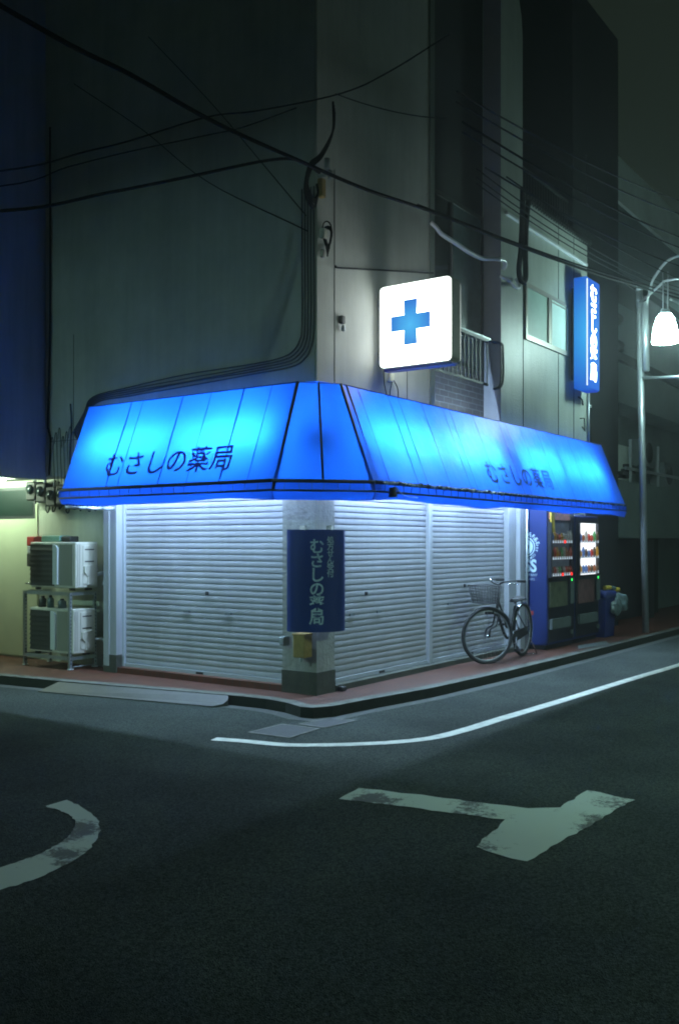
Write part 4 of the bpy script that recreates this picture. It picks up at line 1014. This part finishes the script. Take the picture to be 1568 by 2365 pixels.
# recycling bin with bag and cans
bn = thing("recycling_bin", "blue recycling bin beside the vending machines", "bin", (7.3, -.15, 0))
m = MB(); m.add([(7.08, -.34, 0), (7.50, -.34, 0), (7.50, .05, 0), (7.08, .05, 0), (7.05, -.37, .60), (7.53, -.37, .60), (7.53, .08, .60), (7.05, .08, .60)], [(0, 3, 2, 1), (4, 5, 6, 7), (0, 1, 5, 4), (1, 2, 6, 5), (2, 3, 7, 6), (3, 0, 4, 7)])
m.build("body", 'bin_blue', bn); MB().rbox(7.03, 7.55, -.39, .10, .60, .72, .05, 3).build("lid", 'bin_blue', bn)
def blob(c, s_, seed, k=12):
    rr = random.Random(seed); bm = bmesh.new(); bmesh.ops.create_icosphere(bm, subdivisions=3, radius=1)
    ph = [rr.uniform(0, 6) for _ in range(6)]
    for v in bm.verts:
        p = v.co; q = 1 + .13 * math.sin(4 * p.x + ph[0]) * math.sin(5 * p.y + ph[1]) + .1 * math.sin(7 * p.z + ph[2] + 3 * p.x) + .05 * math.sin(13 * p.y + ph[3] + 5 * p.z)
        v.co = Vector((c[0] + p.x * q * s_[0], c[1] + p.y * q * s_[1], c[2] + p.z * q * s_[2]))
    bm.verts.index_update(); m = MB(); m.add([v.co.copy() for v in bm.verts], [[v.index for v in f.verts] for f in bm.faces], True); bm.free(); return m
k = thing("rubbish_bag", "clear plastic bag of cans hanging over the blue bin's side", "bag", (7.6, -.35, .3))
blob((7.66, -.36, .52), (.22, .14, .17), 1).build("bag", 'clear_bag', k)
blob((7.40, -.42, .46), (.20, .06, .14), 2).build("bag_flap", 'clear_bag', k)
for (x, y, z, mt_, lb) in ((7.32, -.30, .765, 'yellow', "yellow can lying on the blue bin lid, nearer the vending machine"), (7.46, -.32, .755, 'clear_bag', "clear bottle lying on the blue bin lid"), (7.72, -.30, .72, 'yellow', "orange packet lying on top of the plastic bag")):
    k = thing("drink_can", lb, "can", (x, y, z - .03)); MB().tube([(x - .06, y + .03, z), (x + .06, y - .03, z)], .033, 12).build("can", mt_, k)
k = thing("litter", "flattened pale cardboard lying on the pavement in front of the vending machines", "litter", (5.6, -.62, 0))
m = MB(); m.add([(5.3, -.60, .004), (6.2, -.72, .004), (6.35, -.62, .03), (5.5, -.52, .03)], [(0, 1, 2, 3)]); m.build("sheet", 'vm_grey', k)

# ------------------------------------------------------------------ street lamp
SL = thing("street_lamp", "steel street lamp with a bright glass lamp hanging from a curved arm", "street lamp", (8.3, -.6, 0))
pt = lambda z: Vector((8.30 - .06 * (z + .1), -.6, z))
MB().tube([pt(-.1), pt(5.55)], .055, 14).build("pole", 'galv', SL)
MB().tube([pt(4.25) + Vector((-.02, -.09, 0)), pt(5.35) + Vector((-.02, -.09, 0))], .06, 12).build("ballast_tube", 'galv', SL)
b0 = pt(4.3) + Vector((0, -.1, 0))
LH = Vector((6.97, -1.30, 4.66))
MB().tube(smooth_path([b0, pt(5.2) + Vector((-.02, -.12, 0)), pt(5.5) + Vector((-.12, -.22, .05)), LH + Vector((.55, .30, .98)), LH + Vector((.1, -.05, 1.06)), LH + Vector((-.4, -.6, .95))], 8), .022, 8).build("arm", 'galv', SL)
MB().tube([LH + Vector((0, .03, .25)), LH + Vector((0, .03, .85))], .010, 6).build("hanger", 'galv', SL)
MB().tube([LH + Vector((0, -.04, .25)), LH + Vector((0, -.04, .85))], .010, 6).build("hanger", 'galv', SL)
MB().tube([pt(5.35), LH + Vector((0, 0, .72)), LH + Vector((-.5, -.7, .60))], .018, 8).build("strut", 'galv', SL)
MB().tube([pt(4.15), (7.3, -1.5, 3.98)], .022, 8).build("crossbar", 'galv', SL)
MB().lathe([(.02, .30), (.065, .29), (.085, .22), (.0, .22)], tuple(LH), 20).build("cap", 'galv', SL)
MB().lathe([(.0, .218), (.09, .217), (.13, .15), (.165, .02), (.188, -.13), (.188, -.20), (.0, -.205)], tuple(LH), 28).build("lamp_glass", 'lamp_glow', SL)
for z in (5.55, 5.38): MB().lathe([(.0, .06), (.05, .05), (.06, 0), (0, 0)], tuple(pt(z)), 12).build("clamp", 'galv', SL)

# ------------------------------------------------------------------ overhead cables
gr = "overhead cables along the street"
cable("overhead_cable", [(-6.0, -1, 4.5), (-3.985, -1, 4.41), (-3.331, -1, 4.42), (-2.533, -1, 4.40), (-1.54, -1, 4.45), (-.619, -1, 4.51), (.51, -1, 4.64), (2.481, -1, 4.81), (5.3, -1, 5.105), (8.811, -1, 5.54), (14, -1, 6.2)], .017, 'black_cable', "thickest black overhead cable crossing the whole facade in front of the corner", gr)
cable("overhead_cable", [(.3, -.95, 4.66), (2.481, -.95, 4.86), (5.3, -.95, 5.17), (8.811, -.95, 5.62), (14, -.95, 6.25)], .013, 'black_cable', "second black cable running just above the thickest one over the annex", gr)
cable("overhead_cable", [(8.3, -1.0, 5.42), (9.5, -1.05, 5.5), (14, -1.1, 6.0)], .02, 'galv', "pale lit cable behind the street lamp's hanger", gr)
cable("overhead_cable", [(-7, 3.5, 3.9), (-4.2, 2.0, 3.95), (-2.676, 1.239, 4.195), (-1.891, .832, 4.492), (-1.201, .474, 4.779), (-.566, .144, 5.047), (-.289, 0, 5.1), (-.15, -.15, 4.99)], .014, 'black_cable', "black cable arriving from the left and meeting the bundle at the building corner", gr)
cable("overhead_cable", [(-7, 3.5, 3.6), (-4.2, 2.0, 4.1), (-2.676, 1.239, 4.52), (-2.055, .916, 4.811), (-1.724, .745, 4.975), (-1.093, .417, 5.328), (-.643, .184, 5.492), (.121, -.213, 5.839), (.596, -.459, 6.171), (1.2, -.8, 6.7)], .008, 'black_cable', "upper of two thin black cables rising from the left edge past the corner", gr)
cable("overhead_cable", [(-7, 3.5, 3.5), (-4.2, 2.0, 4.0), (-2.676, 1.239, 4.396), (-2.183, .983, 4.656), (-1.724, .745, 4.881), (-1.093, .417, 5.164), (-.796, .263, 5.30), (-.3, .02, 5.6)], .006, 'black_cable', "lower of two thin black cables rising from the left edge to the corner", gr)
cable("overhead_cable", [(-.4, 1.9, 6.8), (-.25, 1.139, 5.95), (-.25, .511, 5.234), (-.2, -.02, 4.6)], .005, 'black_cable', "steeper of two faint wires slanting down to the corner bundle", gr)
cable("overhead_cable", [(-.3, 3.2, 6.7), (-.2, 2.197, 5.964), (-.2, 1.245, 5.195), (-.15, .0, 4.47)], .005, 'black_cable', "flatter of two faint wires slanting down to the corner bundle", gr)
cable("overhead_cable", catenary((.03, -.2, 5.80), (2.3, -.15, 6.4), .05), .007, 'grey_cable', "thin pale cable going up from the corner along the white front", gr, sm=False)
for i, (a, b, r_, lb) in enumerate((((-.9, -2, 4.98), (7, -2, 6.3), .008, "faint thin cable high over the stair tower"), ((-.9, -2, 4.90), (7, -2, 6.1), .008, "faint cable just below the highest one at the stair tower"), ((-.8, -2, 4.78), (7, -2, 5.75), .010, "middle thin cable passing the rounded stair tower"), ((-.8, -2, 4.7), (7, -2, 5.6), .008, "thin cable passing the tower below the middle one"), ((-.4, -2, 4.55), (7, -2, 5.35), .008, "low thin cable crossing the corrugated roof edge"), ((0, -2, 4.60), (7.2, -2, 5.15), .007, "low thin cable meeting the street lamp arm"))):
    cable("overhead_cable", catenary(a, b, .12), r_, 'grey_cable' if i != 2 else 'black_cable', lb, gr, sm=False)
for i, (z0, z1, lb) in enumerate(((5.45, 5.72, "upper parallel cable strung low in front of the annex wall"), (5.52, 5.80, "second parallel cable strung in front of the annex wall"), (5.62, 5.86, "third parallel cable strung in front of the annex wall"))):
    cable("overhead_cable", catenary((2.4, -.5, z0 + .15), (12.0, -.6, z1 + .5), .25), .008, 'grey_cable', lb, gr, sm=False)
# hanging slack loops
for dx, lb in ((0, "left leg of the thick slack cable loop hanging before the annex"),):
    cable("cable_loop", [(4.12, -.3, 6.12), (4.10, -.3, 5.7), (4.06, -.3, 5.3), (4.0, -.3, 5.03), (4.05, -.3, 4.90), (4.14, -.3, 4.89), (4.21, -.3, 4.98), (4.20, -.3, 5.3), (4.23, -.3, 5.7), (4.30, -.3, 6.0)], .035, 'black_cable', "thick black slack cable loop hanging before the annex wall", cat="cable loop")
# bundle at the corner: loops from the bracket
gr = "drooping loops at the building corner"
for i in range(4):
    e = .03 * i
    cable("corner_loop", [(.06 + e * .3, -.15, 5.75 - e), (.04, -.16, 5.45), (-.15 - e * .5, -.18, 5.15), (-.34 - e * .6, -.2, 4.98), (-.42 - e * .4, -.2, 4.80 - e), (-.30, -.18, 4.70 - e), (-.12, -.1, 4.82), (-.03, -.02, 4.95)], .011, 'black_cable', ["innermost and highest of four black cable loops drooping round the building corner", "second innermost of four black cable loops at the building corner", "second outermost of four black cable loops at the building corner", "outermost and lowest of four black cable loops at the building corner"][i], gr)
# insulated pipes
cable("insulated_pipe", [(2.14, -.05, 5.17), (2.2, -.09, 5.12), (2.31, -.1, 5.07), (2.7, -.1, 5.05), (3.0, -.1, 5.03), (3.35, -.1, 5.04), (3.7, -.1, 5.12), (3.95, -.1, 5.16), (4.06, -.08, 5.13), (4.08, -.04, 5.08)], .028, 'white_pipe', "blue white insulated pipe spanning the recess beside the stair tower", cat="pipe")
cable("insulated_pipe", [(4.02, -.03, 4.98), (4.15, -.08, 4.95), (4.3, -.1, 4.90), (4.42, -.1, 4.90), (4.5, -.08, 4.96), (4.5, -.03, 5.05)], .024, 'white_pipe', "short insulated pipe elbow on the annex above the window", cat="pipe")

# ------------------------------------------------------------------ far buildings on the right
F1 = thing("dark_building", "plain dark building standing just beyond the shop annex", "building", (8.2, 1, 0))
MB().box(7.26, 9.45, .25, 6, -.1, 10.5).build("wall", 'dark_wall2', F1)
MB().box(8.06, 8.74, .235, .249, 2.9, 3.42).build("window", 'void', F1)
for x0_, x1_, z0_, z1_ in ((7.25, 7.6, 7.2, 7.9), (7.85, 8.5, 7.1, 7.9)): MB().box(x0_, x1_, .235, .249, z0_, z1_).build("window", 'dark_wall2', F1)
MB().tube([(7.9, .2, 3.72), (7.9, .2, 3.76)], .03, 8).build("spotlight", 'white_pipe', F1)
F2 = thing("apartment_building", "dark apartment block with balconies behind the street lamp", "building", (13, 3, 0))
MB().box(9.47, 20, .9, 8, -.1, 8.43).build("wall", 'far_wall', F2)
MB().box(9.47, 20, .30, .88, 4.02, 4.75).build("balcony", 'far_wall', F2)
MB().box(9.47, 20, .30, .42, 2.02, 2.62).build("balcony", 'far_wall', F2)
MB().box(9.47, 20, .43, .88, 2.02, 2.12).build("balcony_floor", 'dark_wall', F2)
MB().box(9.47, 20, .30, .88, 4.80, 4.95).build("balcony", 'dark_wall', F2)
MB().box(9.47, 20, .30, .88, 6.25, 6.4).build("balcony", 'dark_wall', F2)
MB().box(9.475, 10.8, .45, .86, 2.62, 3.30).build("partition", 'far_pale', F2)
MB().box(9.475, 10.6, .80, .895, 5.0, 6.2).build("partition", 'far_pale', F2)
MB().box(9.35, 20, .28, .34, 7.65, 8.46).build("parapet", 'far_pale', F2)
m = MB()
for x in (10.2, 11.9, 13.6): m.box(x, x + .05, .26, .30, 2.6, 3.4)
m.box(9.9, 14, .25, .29, 2.82, 2.87); m.build("rail", 'galv', F2)
mb = MB().box(9.47, 20, .24, .30, 1.56, 2.018); mb.build("garage_lintel", 'far_wall', F2)
MB().box(9.6, 13, .6, .88, -.1, 1.55).build("garage_opening", 'void', F2)
MB().box(11.2, 11.6, .26, .3, -.1, 1.55).build("garage_post", 'dark_metal', F2)
def small_ac(x, z, label):
    a = thing("balcony_unit", label, "air conditioner", (x + .35, .6, z), group="air conditioners on the far balconies")
    MB().rbox(x, x + .75, .46, .78, z, z + .55, .02).build("casing", 'vm_grey', a)
    MB().lathe([(.0, -.02), (.2, -.02), (.21, 0)], (x + .3, .455, z + .28), 20, 'Y').build("fan", 'void', a)
    return a
a1 = small_ac(11.6, 3.0, "air conditioner on the far balcony right of the lamp post")
small_ac(13.0, 2.63, "lower air conditioner on the far balcony near the right edge")
lt = thing("laundry_rack", "dark clutter piled on the far balcony left of the lamp post", "clutter", (10.2, .4, 2.62))
m = MB(); rr = random.Random(2)
for i in range(9): x = 9.6 + rr.random() * .9; z = 2.64 + rr.random() * .25; m.rbox(x, x + .25, .34, .44, z, z + .06, .01)
m.build("clutter", 'void', lt)
for i, (x, z, lb) in enumerate(((9.55, 5.55, "dark bundle on the upper far balcony"), (9.6, 5.05, "dark bundle on the lower shelf of the upper far balcony"))):
    k = thing("bundle", lb, "bundle", (x + .4, .6, z)); blob((x + .4, .55, z + .1), (.45, .15, .12), 5 + i).build("bundle", 'ac_dark', k)
# unseen low building, added to keep the far lamp's light off the road
OB = thing("road_shade_building", "unseen low building added to shade the road, beyond the left edge", "building", (-9, 8, 0))
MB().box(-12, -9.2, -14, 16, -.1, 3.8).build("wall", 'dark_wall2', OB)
c = copy_tree(SL); c.location = (-15.5, 4.5, 2.0); c.rotation_euler.z = math.radians(150)  # unseen lamp copy, added to light the side wall
c["label"] = "unseen street lamp added to light the side wall, beyond the left edge"
for ch in c.children:
    if ch.name.startswith("lamp_glass"): ch.data = ch.data.copy(); ch.data.materials.clear(); ch.data.materials.append(emission("added_glow_far", (.52, 1, .88), 1900))
MB().lathe([(.0, .34), (.2, .30), (.42, .08), (.58, -.235), (.575, -.235), (.40, .06), (.0, .28)], tuple(LH), 28).build("hood", 'galv', SL)  # hood shaped so the unseen lamps leave the upper walls dark
c2 = copy_tree(SL); c2.rotation_euler.z = math.radians(175); c2.location = (.7, -9.6, .6)  # second unseen lamp copy, added to brighten the road
c2["label"] = "hooded street lamp across the road behind the photographer's right"
for ch in c2.children:
    if ch.name.startswith("lamp_glass"): ch.data = ch.data.copy(); ch.data.materials.clear(); ch.data.materials.append(emission("added_glow_right", (.62, 1, .84), 620))
hd = [x for x in SL.children if x.name.startswith("hood")][0]; hd.parent = c


# thin haze over the whole place, added for lamp halos and lifted blacks
hz = bpy.data.materials.new("haze"); hz.use_nodes = True; hz.node_tree.nodes.clear()
ho = hz.node_tree.nodes.new("ShaderNodeOutputMaterial"); hv = hz.node_tree.nodes.new("ShaderNodeVolumePrincipled")
hv.inputs["Color"].default_value = (.85, .93, 1, 1); hv.inputs["Density"].default_value = .006; hv.inputs["Anisotropy"].default_value = .75
hz.node_tree.links.new(hv.outputs[0], ho.inputs["Volume"])
tag(MB().box(-61, 61, -61, 61, -1.2, 16.5).build("haze", hz), kind='stuff')
S.cycles.volume_bounces = 0
